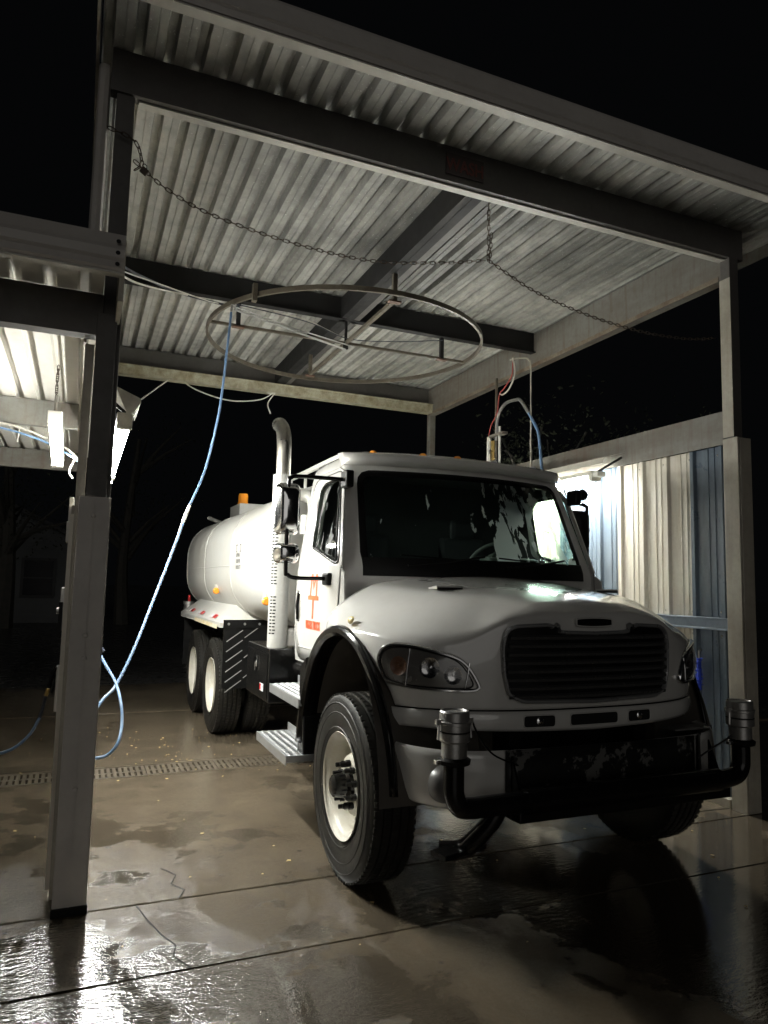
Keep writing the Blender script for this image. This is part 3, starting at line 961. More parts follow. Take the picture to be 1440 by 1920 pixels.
# ------------------------------------------------------------------ things on the left side of the divider
gb = thing('spray_gun', 'spray gun with brass fitting and blue hose in the white tube holder', 'spray gun', (-0.09, 4.42, 1.15))
GO = Vector((-0.09, 4.42, 1.15))
for pts, r_, mt, nm in (([(-0.085, 4.42, 1.20), (-0.10, 4.42, 1.16), (-0.115, 4.42, 1.09)], 0.011, blackm_m, 'trigger_body'),
                        ([(-0.095, 4.425, 1.19), (-0.085, 4.425, 1.12), (-0.10, 4.425, 1.06)], 0.006, blackm_m, 'trigger'),
                        ([(-0.118, 4.42, 1.085), (-0.128, 4.42, 1.045)], 0.011, brass_m, 'fitting'),
                        ([(-0.128, 4.42, 1.045), (-0.138, 4.42, 0.98), (-0.15, 4.41, 0.93)], 0.009, hosed_m, 'hose_sleeve'),
                        ([(-0.15, 4.41, 0.93), (-0.19, 4.40, 0.85), (-0.26, 4.38, 0.785), (-0.34, 4.36, 0.76), (-0.45, 4.3, 0.75), (-0.6, 4.3, 0.8), (-0.85, 4.5, 1.1), (-1.0, 4.8, 1.5)], 0.008, hose_m, 'hose')):
    MB().tube([Vector(p) - GO for p in (smoothpath(pts, 8))], r_, 8).build(nm, mt, gb, smooth=True)
ph = thing('gun_holder', 'white plastic pipe holder fixed to the left post below the meter box', 'holder', (-0.065, 4.42, 0.96))
MB().lathe([(0.0185, 0.0), (0.0185, 0.25), (0.0155, 0.25), (0.0155, 0.0), (0.0185, 0.0)], n=16).build('pipe', pvc_m, ph, smooth=True)
MB().lathe([(0.001, 0.01), (0.0155, 0.01)], n=16).build('bore', dark_m, ph)
mb_ = thing('coin_meter', 'small metal meter box with round knob on the left side of the post', 'meter box', (-0.068, 4.46, 1.38))
MB().box(-0.02, 0.02, -0.03, 0.06, 0.02, 0.26).build('box', alu_m, mb_, bevel=0.003)
MB().box(-0.024, -0.004, -0.045, -0.032, -0.02, 0.18).build('cover', blackm_m, mb_)
MB().tube([(-0.02, 0, 0.13), (-0.036, 0, 0.13)], 0.017, 12).build('knob', alu_m, mb_, smooth=True)
wb = thing('wall_box', 'white electric box mounted high on the left side of the post', 'electric box', (-0.06, 4.52, 1.9))
MB().box(-0.022, 0.01, -0.06, 0.10, 0.0, 0.12).box(-0.016, 0.01, -0.06, 0.10, 0.122, 0.26).build('box', pvc_m, wb, bevel=0.003)

# blue brush on the right wall
cb = thing('wash_brush', 'blue bristled wash brush hanging on the right wall beside the headlight', 'brush', (4.86, 4.57, 1.14))
b = MB()
rr = random.Random(5)
for i in range(150):
    zz = rr.uniform(-0.26, 0.0)
    a = rr.uniform(0, 2 * pi)
    L = rr.uniform(0.018, 0.034)
    b.tube([(0, 0, zz), (L * cos(a), L * sin(a), zz + rr.uniform(-.01, .01))], 0.0035, 3)
b.tube([(0, 0, 0), (0, 0, -0.26)], 0.016, 8)
b.build('bristles', cloth_m, cb)
MB().tube([(0, 0, 0), (0, 0, 0.06), (0.03, 0, 0.07)], 0.007, 6).build('hook', steel_m, cb)

# little cables tied under the low canopy
tc_ = thing('canopy_cables', 'bundle of cables and blue hose crossing under the low canopy', 'cables', (-0.6, 6.0, 2.75))
for pts, r_, mt in (([(-1.6, 6.9, 2.95), (-1.0, 6.9, 2.98), (-0.75, 6.88, 2.98), (-0.4, 6.86, 2.90), (-0.12, 6.8, 2.76), (-0.07, 6.78, 2.72)], 0.010, hose_m),
                    ([(-1.6, 6.88, 2.98), (-1.0, 6.88, 3.01), (-0.6, 6.87, 3.0), (-0.2, 6.84, 2.85), (-0.07, 6.78, 2.74)], 0.010, cable_m),
                    ([(-0.55, 6.88, 3.0), (-0.56, 6.86, 2.86)], 0.006, cable_m),
                    ([(-0.09, 6.78, 2.75), (-0.13, 6.75, 2.62), (-0.10, 6.75, 2.56)], 0.008, cable_m)):
    MB().tube([Vector(p) - Vector((-0.6, 6.0, 2.75)) for p in smoothpath(pts, 6)], r_, 6).build('cable', mt, tc_, smooth=True)
chain('lamp_chain', 'short thin chain holding up the strip light of the low canopy', [(-0.235, 5.80, 3.27), (-0.238, 5.80, 3.15), (-0.235, 5.80, 3.0)], 0.03)

# =================================================================== THE TRUCK
tr = thing('water_truck', 'large white water tank truck with orange door lettering parked under the tall canopy', 'truck', (2.64, 4.05, 0))


def lerp_tab(tab, t):
    if t <= tab[0][0]:
        return tab[0][1]
    for (a, va), (b, vb) in zip(tab[:-1], tab[1:]):
        if t <= b:
            return va + (vb - va) * (t - a) / (b - a)
    return tab[-1][1]


def smooth_tab(tab, t):
    if t <= tab[0][0]:
        return tab[0][1]
    if t >= tab[-1][0]:
        return tab[-1][1]
    for i, ((a, va), (b, vb)) in enumerate(zip(tab[:-1], tab[1:])):
        if t <= b:
            pa, pva = tab[i - 1] if i > 0 else (2 * a - b, 2 * va - vb)
            nb, nvb = tab[i + 2] if i + 2 < len(tab) else (2 * b - a, 2 * vb - va)
            h = b - a
            ma, mb = (vb - pva) / (b - pa), (nvb - va) / (nb - a)
            s = (t - a) / h
            return ((2 * s ** 3 - 3 * s ** 2 + 1) * va + (s ** 3 - 2 * s ** 2 + s) * h * ma + (-2 * s ** 3 + 3 * s ** 2) * vb + (s ** 3 - s ** 2) * h * mb)


# ---- nose outline in plan (half), arc-length table
OUT = [(0, -.83), (.4, -.812), (.7, -.74), (.9, -.63), (1.03, -.50), (1.105, -.36), (1.15, -.2), (1.165, 0), (1.165, .3)]
sp_ = smoothpath([(-x, y, 0) for x, y in OUT[:0:-1]] + [(x, y, 0) for x, y in OUT], 12)
mid_i = min(range(len(sp_)), key=lambda i: abs(sp_[i].x))
ST = [0.0]
for a, b_ in zip(sp_[:-1], sp_[1:]):
    ST.append(ST[-1] + (b_ - a).length)
s_mid = ST[mid_i]
ST = [s - s_mid for s in ST]
SMAX = ST[-1] - 0.001


def nose(s, off=0.0):
    s = max(-SMAX, min(SMAX, s))
    i = 0
    lo, hi = 0, len(ST) - 1
    while hi - lo > 1:
        md = (lo + hi) // 2
        if ST[md] <= s:
            lo = md
        else:
            hi = md
    f = (s - ST[lo]) / (ST[hi] - ST[lo])
    p = sp_[lo].lerp(sp_[hi], f)
    t = (sp_[min(hi + 1, len(sp_) - 1)] - sp_[max(lo - 1, 0)]).normalized()
    nrm = Vector((t.y, -t.x, 0))
    return Vector((p.x, p.y, 0)) + nrm * off


def s_of_x(x):
    sg_ = 1 if x >= 0 else -1
    best = min(range(mid_i, len(sp_)), key=lambda i: abs(sp_[i].x - abs(x)) + (0 if sp_[i].y < 0.31 else 9))
    # refine
    j = min(best + 1, len(sp_) - 1)
    if sp_[best].x > abs(x) and best > mid_i:
        j = best
        best -= 1
    dx = sp_[j].x - sp_[best].x
    f = 0 if abs(dx) < 1e-6 else (abs(x) - sp_[best].x) / dx
    f = max(0, min(1, f))
    return sg_ * (ST[best] + f * (ST[j] - ST[best]))


def W3(s, z, off=0.0):
    p = nose(s, off)
    p.z = z
    return p


def arch_z(y):
    hw = 0.62 if y < 0 else 0.80
    return 0.52 + 0.90 * sqrt(max(0.0, 1 - (y / hw) ** 2))


HC = [(-.83, 1.60), (-.5, 1.675), (0, 1.742), (.35, 1.785)]
ZW = [(0, 1.55), (.3, 1.545), (.55, 1.50), (.75, 1.405), (.95, 1.39), (1.15, 1.40), (1.5, 1.44), (1.9, 1.47)]


def hood_h(x, y):
    xr = .50 + .36 * (y + .8) / 1.15
    ax = abs(x)
    d = max(0, ax - xr)
    return smooth_tab(HC, y) - .05 * (min(ax, xr) / .7) ** 2 - (.34 * (d / .5) ** 1.25) * .55


def hood_pt(s, k):
    """k 0..1 wall, 1..2 over the top to the centre line"""
    p = nose(s)
    y = p.y
    zb = 1.058
    if y > -0.47:
        zb = max(zb, arch_z(y) + 0.004)
    zw = max(smooth_tab(ZW, abs(s)), zb + .012)
    if k <= 1:
        bulge = 0.012 * sin(pi * k)
        q = nose(s, bulge)
        return Vector((q.x, q.y, zb + (zw - zb) * k))
    w = (k - 1)
    w = w * w * .35 + w * .65
    yt = -.5 + (y + .83) * (.85 / 1.13)
    T = Vector((0, yt, 0))
    P0 = Vector((p.x, p.y, 0))
    q = P0.lerp(T, w)
    dist = (P0 - q).length
    rr_ = smooth_tab([(0, .17), (.4, .18), (.6, .32), (.85, .50), (1.2, .46), (1.9, .38)], abs(s))
    a = min(dist / rr_, 1)
    h = hood_h(q.x, q.y)
    z = zw + (h - zw) * sqrt(max(0, 1 - (1 - a) ** 2))
    return Vector((q.x, q.y, z))


NS = 120
hood = MB().grid(lambda u, v: hood_pt(-SMAX + 2 * SMAX * u, 2 * v if v <= .25 else (.5 + (v - .25) / .75 * 1.5)), NS, 56).build('hood', paint_m, tr, smooth=True, thick=0.012, auto=60)
sub = hood
# lower valance below the seam
sa = s_of_x(1.075)
VZ = lambda s: .938 + .02 * min(1, abs(s) / 1.0)


def val_pt(u, v):
    s = -sa + 2 * sa * u
    z = VZ(s) + (1.050 - VZ(s)) * v
    return W3(s, z, 0.004 + 0.010 * sin(pi * v))


MB().grid(val_pt, 60, 6).build('nose_valance', paint_m, tr, smooth=True, thick=0.02)
MB().grid(lambda u, v: W3(-sa + 2 * sa * u, 1.045 + .02 * v, -0.012), 50, 1).build('seam_gap', blackm_m, tr, smooth=True)


def resample(poly, n):
    P = [Vector((*p, 0)) for p in poly]
    L = [0]
    for i in range(len(P)):
        L.append(L[-1] + (P[(i + 1) % len(P)] - P[i]).length)
    out = []
    j = 0
    for k_ in range(n):
        d = L[-1] * k_ / n
        while L[j + 1] < d:
            j += 1
        f = (d - L[j]) / (L[j + 1] - L[j])
        q = P[j].lerp(P[(j + 1) % len(P)], f)
        out.append((q.x, q.y))
    return out


def roundpoly(poly, n=6):
    """closed Catmull-Rom smoothing"""
    P = [Vector((*p, 0)) for p in poly]
    N = len(P)
    out = []
    for i in range(N):
        a, b, c, d = P[i - 1], P[i], P[(i + 1) % N], P[(i + 2) % N]
        for k_ in range(n):
            t = k_ / n
            q = 0.5 * ((2 * b) + (c - a) * t + (2 * a - 5 * b + 4 * c - d) * t * t + (3 * b - a - 3 * c + d) * t ** 3)
            out.append((q.x, q.y))
    return out


def filletpoly(poly, r, n=5):
    out = []
    N = len(poly)
    for i in range(N):
        a, b, c = Vector(poly[i - 1]), Vector(poly[i]), Vector(poly[(i + 1) % N])
        u, v = (a - b), (c - b)
        d = min(r, u.length * .48, v.length * .48)
        p0, p1 = b + u.normalized() * d, b + v.normalized() * d
        for k_ in range(n + 1):
            t = k_ / n
            q = p0 * (1 - t) ** 2 + b * 2 * t * (1 - t) + p1 * t * t
            out.append((q.x, q.y))
    return out


def patch(poly, fn, rings=5, off=0.0, dome=0.0, n=None):
    """filled patch on a surface; fn(a, b, off) -> 3D"""
    N = len(poly)
    cx, cy = sum(p[0] for p in poly) / N, sum(p[1] for p in poly) / N
    vs, fs = [], []
    for r in range(rings):
        t = 1 - r / rings
        for p in poly:
            vs.append(fn(cx + (p[0] - cx) * t, cy + (p[1] - cy) * t, off + dome * (1 - t * t)))
    vs.append(fn(cx, cy, off + dome))
    for r in range(rings - 1):
        for i in range(N):
            j = (i + 1) % N
            fs.append((r * N + i, r * N + j, (r + 1) * N + j, (r + 1) * N + i))
    b = (rings - 1) * N
    fs += [(b + i, b + (i + 1) % N, rings * N) for i in range(N)]
    return MB().add(vs, fs)


def rim_strip(poly, fn, w, h, off=0.0, inward=True):
    """raised moulding that follows poly"""
    N = len(poly)
    P = [Vector(p) for p in poly]
    cc = sum(P, Vector((0, 0))) / N
    vs = []
    for i in range(N):
        t = (P[(i + 1) % N] - P[i - 1]).normalized()
        nm = Vector((-t.y, t.x))
        if nm.dot(cc - P[i]) < 0:
            nm = -nm
        if not inward:
            nm = -nm
        for (a, o_) in ((0, off), (0, off + h * .7), (w * .3, off + h), (w * .7, off + h), (w, off + h * .6), (w, off)):
            q = P[i] + nm * a
            vs.append(fn(q.x, q.y, o_))
    K = 6
    fs = []
    for i in range(N):
        j = (i + 1) % N
        for k_ in range(K - 1):
            fs.append((i * K + k_, i * K + k_ + 1, j * K + k_ + 1, j * K + k_))
    return MB().add(vs, fs)


def fn_nose(side):
    return lambda a, b, o: W3(side * a, b, o)


# ---- headlights
HL = [(1.091, 1.298), (1.079, 1.357), (1.046, 1.388), (.984, 1.390), (.902, 1.372), (.789, 1.337), (.729, 1.291), (.681, 1.212), (.672, 1.170), (.713, 1.149),
      (.825, 1.147), (.932, 1.150), (1.013, 1.160), (1.063, 1.180), (1.083, 1.234)]
HLs = [(s_of_x(x), z) for x, z in HL]
HLr = roundpoly(HLs, 4)
for side in (-1, 1):
    f = fn_nose(side)
    hb = patch(HLr, f, 4, 0.014).build('headlight', mat('headlight_bowl', (0.36, 0.35, 0.33), 0.25, 0.5), tr, smooth=True)
    rim_strip(HLr, f, 0.020, 0.026, 0.010).build('bezel', chrome_m, hb, smooth=True)
    inner = [(a + (1.045 - a) * .10, b + (1.26 - b) * .15) for a, b in HLr]
    rim_strip(inner, f, 0.007, 0.008, 0.020).build('gasket', blackm_m, hb, smooth=True)
    patch(inner, f, 5, 0.026, 0.022).build('lens', lens_m, hb, smooth=True)
    for (xx, zz, r_, mt) in ((1.02, 1.27, .050, amberdk_m), (.90, 1.27, .055, chrome_m), (.80, 1.235, .048, chrome_m)):
        c = W3(side * s_of_x(xx), zz, 0.020)
        n_ = (W3(side * s_of_x(xx), zz, 0.03) - c).normalized()
        bw = MB()
        prof = [(r_, .010), (r_ * .8, .002), (r_ * .45, -.002), (r_ * .12, -.003), (r_ * .12, .012), (0, .014)]
        bw.lathe(prof, n=18)
        o = bw.build('bulb_bowl', mt, hb, smooth=True)
        o.data.transform(Matrix.Translation(c) @ n_.to_track_quat('Z', 'Y').to_matrix().to_4x4())
    for xx in (.985, .735):
        s0 = side * s_of_x(xx)
        z0, z1 = (1.17, 1.365) if xx > .9 else (1.17, 1.30)
        MB().tube([W3(s0 + side * .012, z0, .03), W3(s0, (z0 + z1) / 2, .034), W3(s0 - side * .01, z1, .03)], .0035, 6).build('divider', chrome_m, hb, smooth=True)

# ---- grille
G = [(-.50, 1.503), (-.30, 1.513), (-.265, 1.50), (-.225, 1.474), (0, 1.468), (.225, 1.474), (.265, 1.50), (.30, 1.513), (.50, 1.503), (.552, 1.47), (.570, 1.38), (.562, 1.24),
     (.535, 1.13), (.45, 1.093), (0, 1.083), (-.45, 1.093), (-.535, 1.13), (-.562, 1.24), (-.570, 1.38), (-.552, 1.47)]
Gs = [(s_of_x(x), z) for x, z in G]
Gr = filletpoly(Gs, .03, 3)
fN = fn_nose(1)
gr = patch(Gr, fN, 4, 0.016).build('grille', mat('grille_black', (0.005, 0.005, 0.005), 0.35), tr, smooth=True)
rim_strip(Gr, fN, 0.022, 0.022, 0.012).build('grille_frame', mat('dark_chrome', (0.30, 0.30, 0.30), 0.3, 0.5), gr, smooth=True)
slat = None
for i in range(8):
    z = 1.128 + i * .044
    hwid = s_of_x(.53 + .018 * sin(pi * min(1, max(0, (z - 1.1) / .36)))) - .012
    if z > 1.46:
        continue
    b = MB()
    pts = [W3(-hwid + 2 * hwid * k_ / 24, z, 0.026) for k_ in range(25)]
    vs = []
    for p in pts:
        n_ = Vector((p.x, p.y - 1.5, 0)).normalized()
        for (o_, dz) in ((-.008, -.013), (.006, -.011), (.009, .004), (-.008, .013)):
            vs.append((p.x + n_.x * o_, p.y + n_.y * o_, z + dz))
    b.add(vs, [(i_ * 4 + k_, i_ * 4 + (k_ + 1) % 4, i_ * 4 + 4 + (k_ + 1) % 4, i_ * 4 + 4 + k_) for i_ in range(24) for k_ in range(4)])
    b.build('grille_slat', mat('dark_gloss', (0.06, 0.06, 0.06), 0.25, 0.2), gr, smooth=True, auto=30)
for xx in (-.36, .30, .02):
    MB().box(xx - .008, xx + .008, -.838 + abs(xx) * .04, -.832 + abs(xx) * .04, 1.12, 1.45).build('grille_rib', mat('dark_gloss2', (0.05, 0.05, 0.05), 0.3, 0.4), gr)
# blank oval badge above the grille
EM = [(0.122 * cos(a) * (1.0), 1.517 + 0.0195 * sin(a) * (1 if abs(cos(a)) < .9 else 1)) for a in [2 * pi * i / 36 for i in range(36)]]
EM = [(max(-.118, min(.118, 1.35 * x)), z) for x, z in EM]
eb = patch(EM, fN, 3, 0.019, 0.004).build('badge', mat('badge_black', (0.006, 0.006, 0.006), 0.15), tr, smooth=True)
rim_strip(EM, fN, .008, .012, .012, False).build('badge_rim', paint_m, eb, smooth=True)
# valance openings
for (xa, xb) in ((-.44, -.26), (-.16, .155), (.235, .40)):
    a, b_ = s_of_x(xa), s_of_x(xb)
    pl_ = filletpoly([(a, .970), (b_, .970), (b_, 1.026), (a, 1.026)], .016, 4)
    vo = patch(pl_, fN, 2, 0.018).build('valance_opening', dark_m, tr, smooth=True)
    rim_strip(pl_, fN, .006, .008, .012, False).build('opening_rim', paint_m, vo, smooth=True)
    if abs(xa + .16) > .01:
        c = W3((a + b_) / 2, .998, .02)
        o = MB().lathe([(.001, .008), (.012, .007), (.022, .002), (.024, -.004)], n=14).build('fog_lamp', chrome_m, vo, smooth=True)
        o.data.transform(Matrix.Translation(c) @ Vector((0, -1, 0)).to_track_quat('Z', 'Y').to_matrix().to_4x4())
# hood latch vents near the cowl
for sx in (-1, 1):
    MB().add([(sx * .50, -.26, 0), (sx * .66, -.10, 0), (sx * .68, -.26, 0), (sx * .50, -.26, .02), (sx * .66, -.10, .004), (sx * .68, -.26, .02)],
             [(0, 1, 2), (3, 4, 5), (0, 1, 4, 3), (1, 2, 5, 4), (0, 2, 5, 3)]).build('hood_scoop', paint_m, tr).location = (0, 0, hood_h(.58, -.2) - .003)
    MB().box(sx * .59 - .085, sx * .59 + .085, -.264, -.258, 0.003, .016).build('scoop_slot', dark_m, tr).location = (0, 0, hood_h(.58, -.25) - .003)
    MB().lathe([(0, .018), (.014, .016), (.022, .008), (.025, 0)], n=14).build('fender_marker', mat('pale_amber_lens', (.75, .62, .32), .2), tr, smooth=True)
    o = bpy.context.scene.collection.objects[-1]
    o.location = (sx * 1.155, -.10, 1.487)
    o.rotation_euler = (0, sx * 1.2, 0)
    o.scale = (1, 1.5, 1)

# ---- wheel arch flares and liners
for sx in (-1, 1):
    b = MB()
    N = 40
    vs = []
    for i in range(N + 1):
        t = i / N
        th = pi * (0.965 - 0.93 * t)
        # from the front bottom over the top to the rear bottom
        hw = .60 if cos(th) < 0 else .76
        a = pi - th
        y = -cos(a) * .60 if a < pi / 2 else -cos(a) * .76
        z = .52 + .90 * sin(a)
        if t > .93:
            z = max(.50, z)
        nx = lerp_tab([(-.6, 1.085), (-.4, 1.135), (-.1, 1.185), (.3, 1.20), (.8, 1.19)], y)
        ny, nz = (-cos(a)), sin(a)
        for (r_, xo) in ((-.030, -.10), (-.030, .0), (-.012, .022), (.016, .022), (.030, .010), (.034, -.012)):
            vs.append((sx * (nx + xo), y + ny * r_, z + nz * r_))
    K = 6
    b.add(vs, [(i * K + k_, i * K + k_ + 1, (i + 1) * K + k_ + 1, (i + 1) * K + k_) for i in range(N) for k_ in range(K - 1)])
    b.build('wheel_arch_flare', black_m, tr, smooth=True, thick=0.004)
    b = MB()
    vs = []
    for i in range(25):
        a = pi * (0.02 + .96 * i / 24)
        y = -cos(a) * (.60 if a < pi / 2 else .74)
        z = .505 + .892 * sin(a)
        vs += [(sx * 1.165, y, z), (sx * .55, y, z)]
    b.add(vs, [(2 * i, 2 * i + 1, 2 * i + 3, 2 * i + 2) for i in range(24)])
    b.add([(sx * .56, -.7, .5), (sx * .56, .85, .5), (sx * .56, .85, 1.5), (sx * .56, -.7, 1.5)], [(0, 1, 2, 3)])
    b.build('arch_liner', mat('dirty_liner', (0.06, 0.052, 0.042), 0.6), tr, smooth=True)
    # rear splash panel behind the front wheel
    MB().prism([(.66, .50), (.76, .46), (.80, .46), (.80, 1.12), (.66, 1.20), (.70, .9)], 'x', sx * .80, sx * 1.19).build('splash_panel', black_m, tr, bevel=.01)


# ---- wheels
def tyre_mesh(w):
    h = w / 2
    prof = [(.285, -h * .62), (.30, -h * .80), (.34, -h * .93), (.40, -h), (.455, -h * .99), (.485, -h * .95), (.508, -h * .88), (.522, -h * .78)]
    for g_ in (-.52, -.18, .18, .52):
        prof += [(.525, (g_ - .05) * h), (.512, (g_ - .035) * h), (.512, (g_ + .035) * h), (.525, (g_ + .05) * h)]
    prof += [(r_, -x) for r_, x in prof[7::-1]]
    return MB().lathe(prof, axis='x', n=64)


def tread_mesh(w):
    b = MB()
    h = w / 2
    for i in range(76):
        a = 2 * pi * i / 76
        for (x0, x1, da) in ((-.86, -.60, 0), (.60, .86, 0.5), (-.44, -.24, .25), (.24, .44, .75), (-.1, .1, .5)):
            aa = a + da * 2 * pi / 76
            rc = .5155 if abs(x0 + x1) > 1.3 else .5195
            c = Vector(((x0 + x1) / 2 * h, rc * cos(aa), rc * sin(aa)))
            rad = Vector((0, cos(aa), sin(aa)))
            b.obox(c, ((1, 0, 0), rad, Vector((1, 0, 0)).cross(rad)), ((x1 - x0) / 2 * h, .0085, .0125))
    return b


ty0 = tyre_mesh(.28).build('tyre', rubber_m, None, smooth=True, auto=25)
td0 = tread_mesh(.28).build('tread', rubber_m, None)
td0['kind'] = 'stuff'
# raised sidewall rings and lettering-like ribs
sw0 = MB()
for r_ in (.330, .415, .470):
    sw0.lathe([(r_ - .004, -.139), (r_, -.1425), (r_ + .004, -.139)], axis='x', n=64)
sw0 = sw0.build('sidewall_ring', rubber_m, None, smooth=True)
# front disc (outset), cut by hand holes shown as dark insets
rf = MB()
rf.lathe([(.292, -.125), (.300, -.132), (.302, -.128), (.292, -.115), (.278, -.105), (.262, -.09), (.258, -.03), (.262, .02), (.245, .035), (.21, .025), (.185, -.02), (.165, -.060), (.150, -.068), (.095, -.070), (.08, -.066), (.0, -.066)], axis='x', n=56)
rf0 = rf.build('wheel_disc', rim_m, None, smooth=True, auto=50)
hole0 = MB().lathe([(0, 0), (.024, 0)], n=14).build('hand_hole', dark_m, None)
nut0 = MB().lathe([(.017, 0), (.017, -.022), (.011, -.024), (.011, -.05), (.0, -.052)], axis='x', n=6).build('lug_nut', blackm_m, None)
nut0.data.transform(Matrix.Diagonal((1.25, 1.15, 1.15, 1)))
hubf0 = MB().lathe([(.092, -.068), (.088, -.090), (.070, -.105), (.062, -.17), (.048, -.18), (.0, -.182)], axis='x', n=20).build('hub', black_m, None, smooth=True)
rr0 = MB().lathe([(.292, -.125), (.300, -.132), (.302, -.128), (.292, -.112), (.275, -.10), (.262, -.08), (.258, .03), (.262, .075), (.22, .10), (.17, .105), (.13, .10), (.11, .06), (.10, -.02), (.085, -.05), (.0, -.055)], axis='x', n=56).build('wheel_disc', rim_m, None, smooth=True, auto=50)
protos = (ty0, td0, sw0, rf0, hole0, nut0, hubf0, rr0)


def wheel(x, y, side, front, outer=True):
    flip = 0 if side < 0 else pi
    w = dup(rf0 if front else rr0, tr, (x, y, .525), (0, 0, flip))
    w.name = 'wheel'
    if front and side < 0:
        w.rotation_euler = (0.35, 0, 0)
    dup(ty0, w, (0, 0, 0), (0, 0, 0))
    dup(td0, w, (0, 0, 0), (0, 0, 0))
    if outer:
        dup(sw0, w, (0, 0, 0), (0, 0, 0))
    if front:
        dup(hubf0, w, (0, 0, 0), (0, 0, 0))
        for i in range(10):
            a = 2 * pi * i / 10
            dup(nut0, w, (-.068, .122 * cos(a), .122 * sin(a)), (0, 0, 0))
        for i in range(5):
            a = 2 * pi * (i + .5) / 5
            h = dup(hole0, w, (-.009, .195 * cos(a), .195 * sin(a)), (0, 0, 0))
            h.rotation_mode = 'QUATERNION'
            h.rotation_quaternion = Vector((-1, -.55 * cos(a), -.55 * sin(a))).to_track_quat('Z', 'Y')
    elif outer:
        for i in range(10):
            a = 2 * pi * i / 10
            dup(nut0, w, (.10, .142 * cos(a), .142 * sin(a)), (0, 0, 0))
    return w


for sx in (-1, 1):
    wheel(sx * 1.035, 0, sx, True)
    for yy in (4.30, 5.67):
        wheel(sx * 1.065, yy, sx, False)
        wheel(sx * .735, yy, -sx, False, False)
for o in protos:
    bpy.data.objects.remove(o)

# ---- chassis
for sx in (-1, 1):
    MB().box(sx * .43 - .04, sx * .43 + .04, -.72, 6.6, .78, 1.02).build('frame_rail', blackm_m, tr)
MB().tube([(-.9, 0, .5), (-.6, 0, .44), (.6, 0, .44), (.9, 0, .5)], .05, 10).build('front_axle', blackm_m, tr, smooth=True)
for yy in (4.30, 5.67):
    MB().tube([(-.95, yy, .525), (.95, yy, .525)], .085, 12).lathe([(.0, -.2), (.2, -.12), (.24, 0), (.2, .12), (0, .2)], (0, yy, .53), 'y', 16).build('rear_axle', blackm_m, tr, smooth=True)
MB().box(-.35, .35, -.55, .9, .55, 1.25).build('engine_block', blackm_m, tr, bevel=.04)
MB().box(-.30, .30, -.5, .3, .40, .58).build('sump', blackm_m, tr, bevel=.03)
MB().tube([(0, 1.0, .7), (0, 4.2, .6)], .05, 10).build('drive_shaft', blackm_m, tr, smooth=True)
MB().box(-.8, .8, .3, .34, .80, 1.6).build('firewall', dark_m, tr)

# ---- cab
CW = [(1.05, 1.035), (1.3, 1.052), (1.75, 1.045), (2.1, 1.0), (2.54, .935), (2.60, .915), (2.65, .90)]
CY = [(1.0, .24), (1.8, .21), (2.54, .55), (2.62, .60), (2.7, .64)]


def cw(z):
    return smooth_tab(CW, z)


def cyf(x, z):
    return lerp_tab(CY, z) + .17 * (x / .9) ** 2


def cab_sec(z, ins=0.0, sc=1.0):
    w = cw(z) - ins
    pts = []
    xc = w - .08
    for k_ in range(9):
        x = xc * k_ / 8
        pts.append((x, cyf(x, z) + ins))
    y0 = cyf(xc, z) + ins
    for k_ in range(1, 7):
        a = pi / 2 * k_ / 6
        pts.append((xc + .08 * sin(a), y0 + .06 * (1 - cos(a))))
    pts.append((w, .9))
    pts.append((w, 1.2))
    yr = 1.50 - ins
    for k_ in range(0, 6):
        a = pi / 2 * k_ / 5
        pts.append((w - .07 * (1 - cos(a)), yr - .07 + .07 * sin(a)))
    pts.append((w * .5, yr))
    pts.append((0, yr))
    L = pts + [(-x, y) for x, y in pts[-2:0:-1]]
    cy_ = 1.05
    return [(x * sc, cy_ + (y - cy_) * sc) for x, y in L]


def loft(secs):
    b = MB()
    n = len(secs[0][1])
    vs = [(x, y, z) for z, L in secs for x, y in L]
    fs = [tuple(range(n))[::-1], tuple(range((len(secs) - 1) * n, len(secs) * n))]
    for i in range(len(secs) - 1):
        for k_ in range(n):
            j = (k_ + 1) % n
            fs.append((i * n + k_, i * n + j, (i + 1) * n + j, (i + 1) * n + k_))
    return b.add(vs, fs)


zs = [1.10, 1.16, 1.3, 1.45, 1.6, 1.7, 1.8, 1.9, 2.0, 2.1, 2.2, 2.3, 2.4, 2.5, 2.56, 2.60]
secs = [(1.085, cab_sec(1.1, .015))] + [(z, cab_sec(z)) for z in zs] + [(2.632, cab_sec(2.62, .0, .985)), (2.655, cab_sec(2.64, .0, .95)), (2.675, cab_sec(2.65, 0, .86)), (2.69, cab_sec(2.65, 0, .66)), (2.697, cab_sec(2.65, 0, .35))]
cab = loft(secs).build('cab', paint_m, tr, smooth=True, auto=45)
inner = loft([(z, cab_sec(z, .055)) for z in (1.2, 1.5, 1.8, 2.1, 2.4, 2.56)]).build('tmp_inner', dark_m, tr)
WSO = filletpoly([(-.915, 1.815), (.915, 1.815), (.852, 2.515), (-.852, 2.515)], .10, 6)
WSO = resample(WSO, 96)
SDO = filletpoly([(.455, 1.835), (.52, 1.825), (1.14, 1.965), (1.165, 2.38), (1.08, 2.455), (.73, 2.455), (.68, 2.43)], .06, 5)
SDO = resample(SDO, 64)
cut_w = MB().prism(WSO, 'y', -.4, 1.0).build('tmp_w', dark_m, tr)
cut_s = MB().prism(SDO, 'x', -1.3, 1.3).build('tmp_s', dark_m, tr)
RWO = filletpoly([(-.62, 1.95), (.62, 1.95), (.62, 2.38), (-.62, 2.38)], .08, 4)
cut_r = MB().prism(RWO, 'y', 1.3, 1.8).build('tmp_r', dark_m, tr)
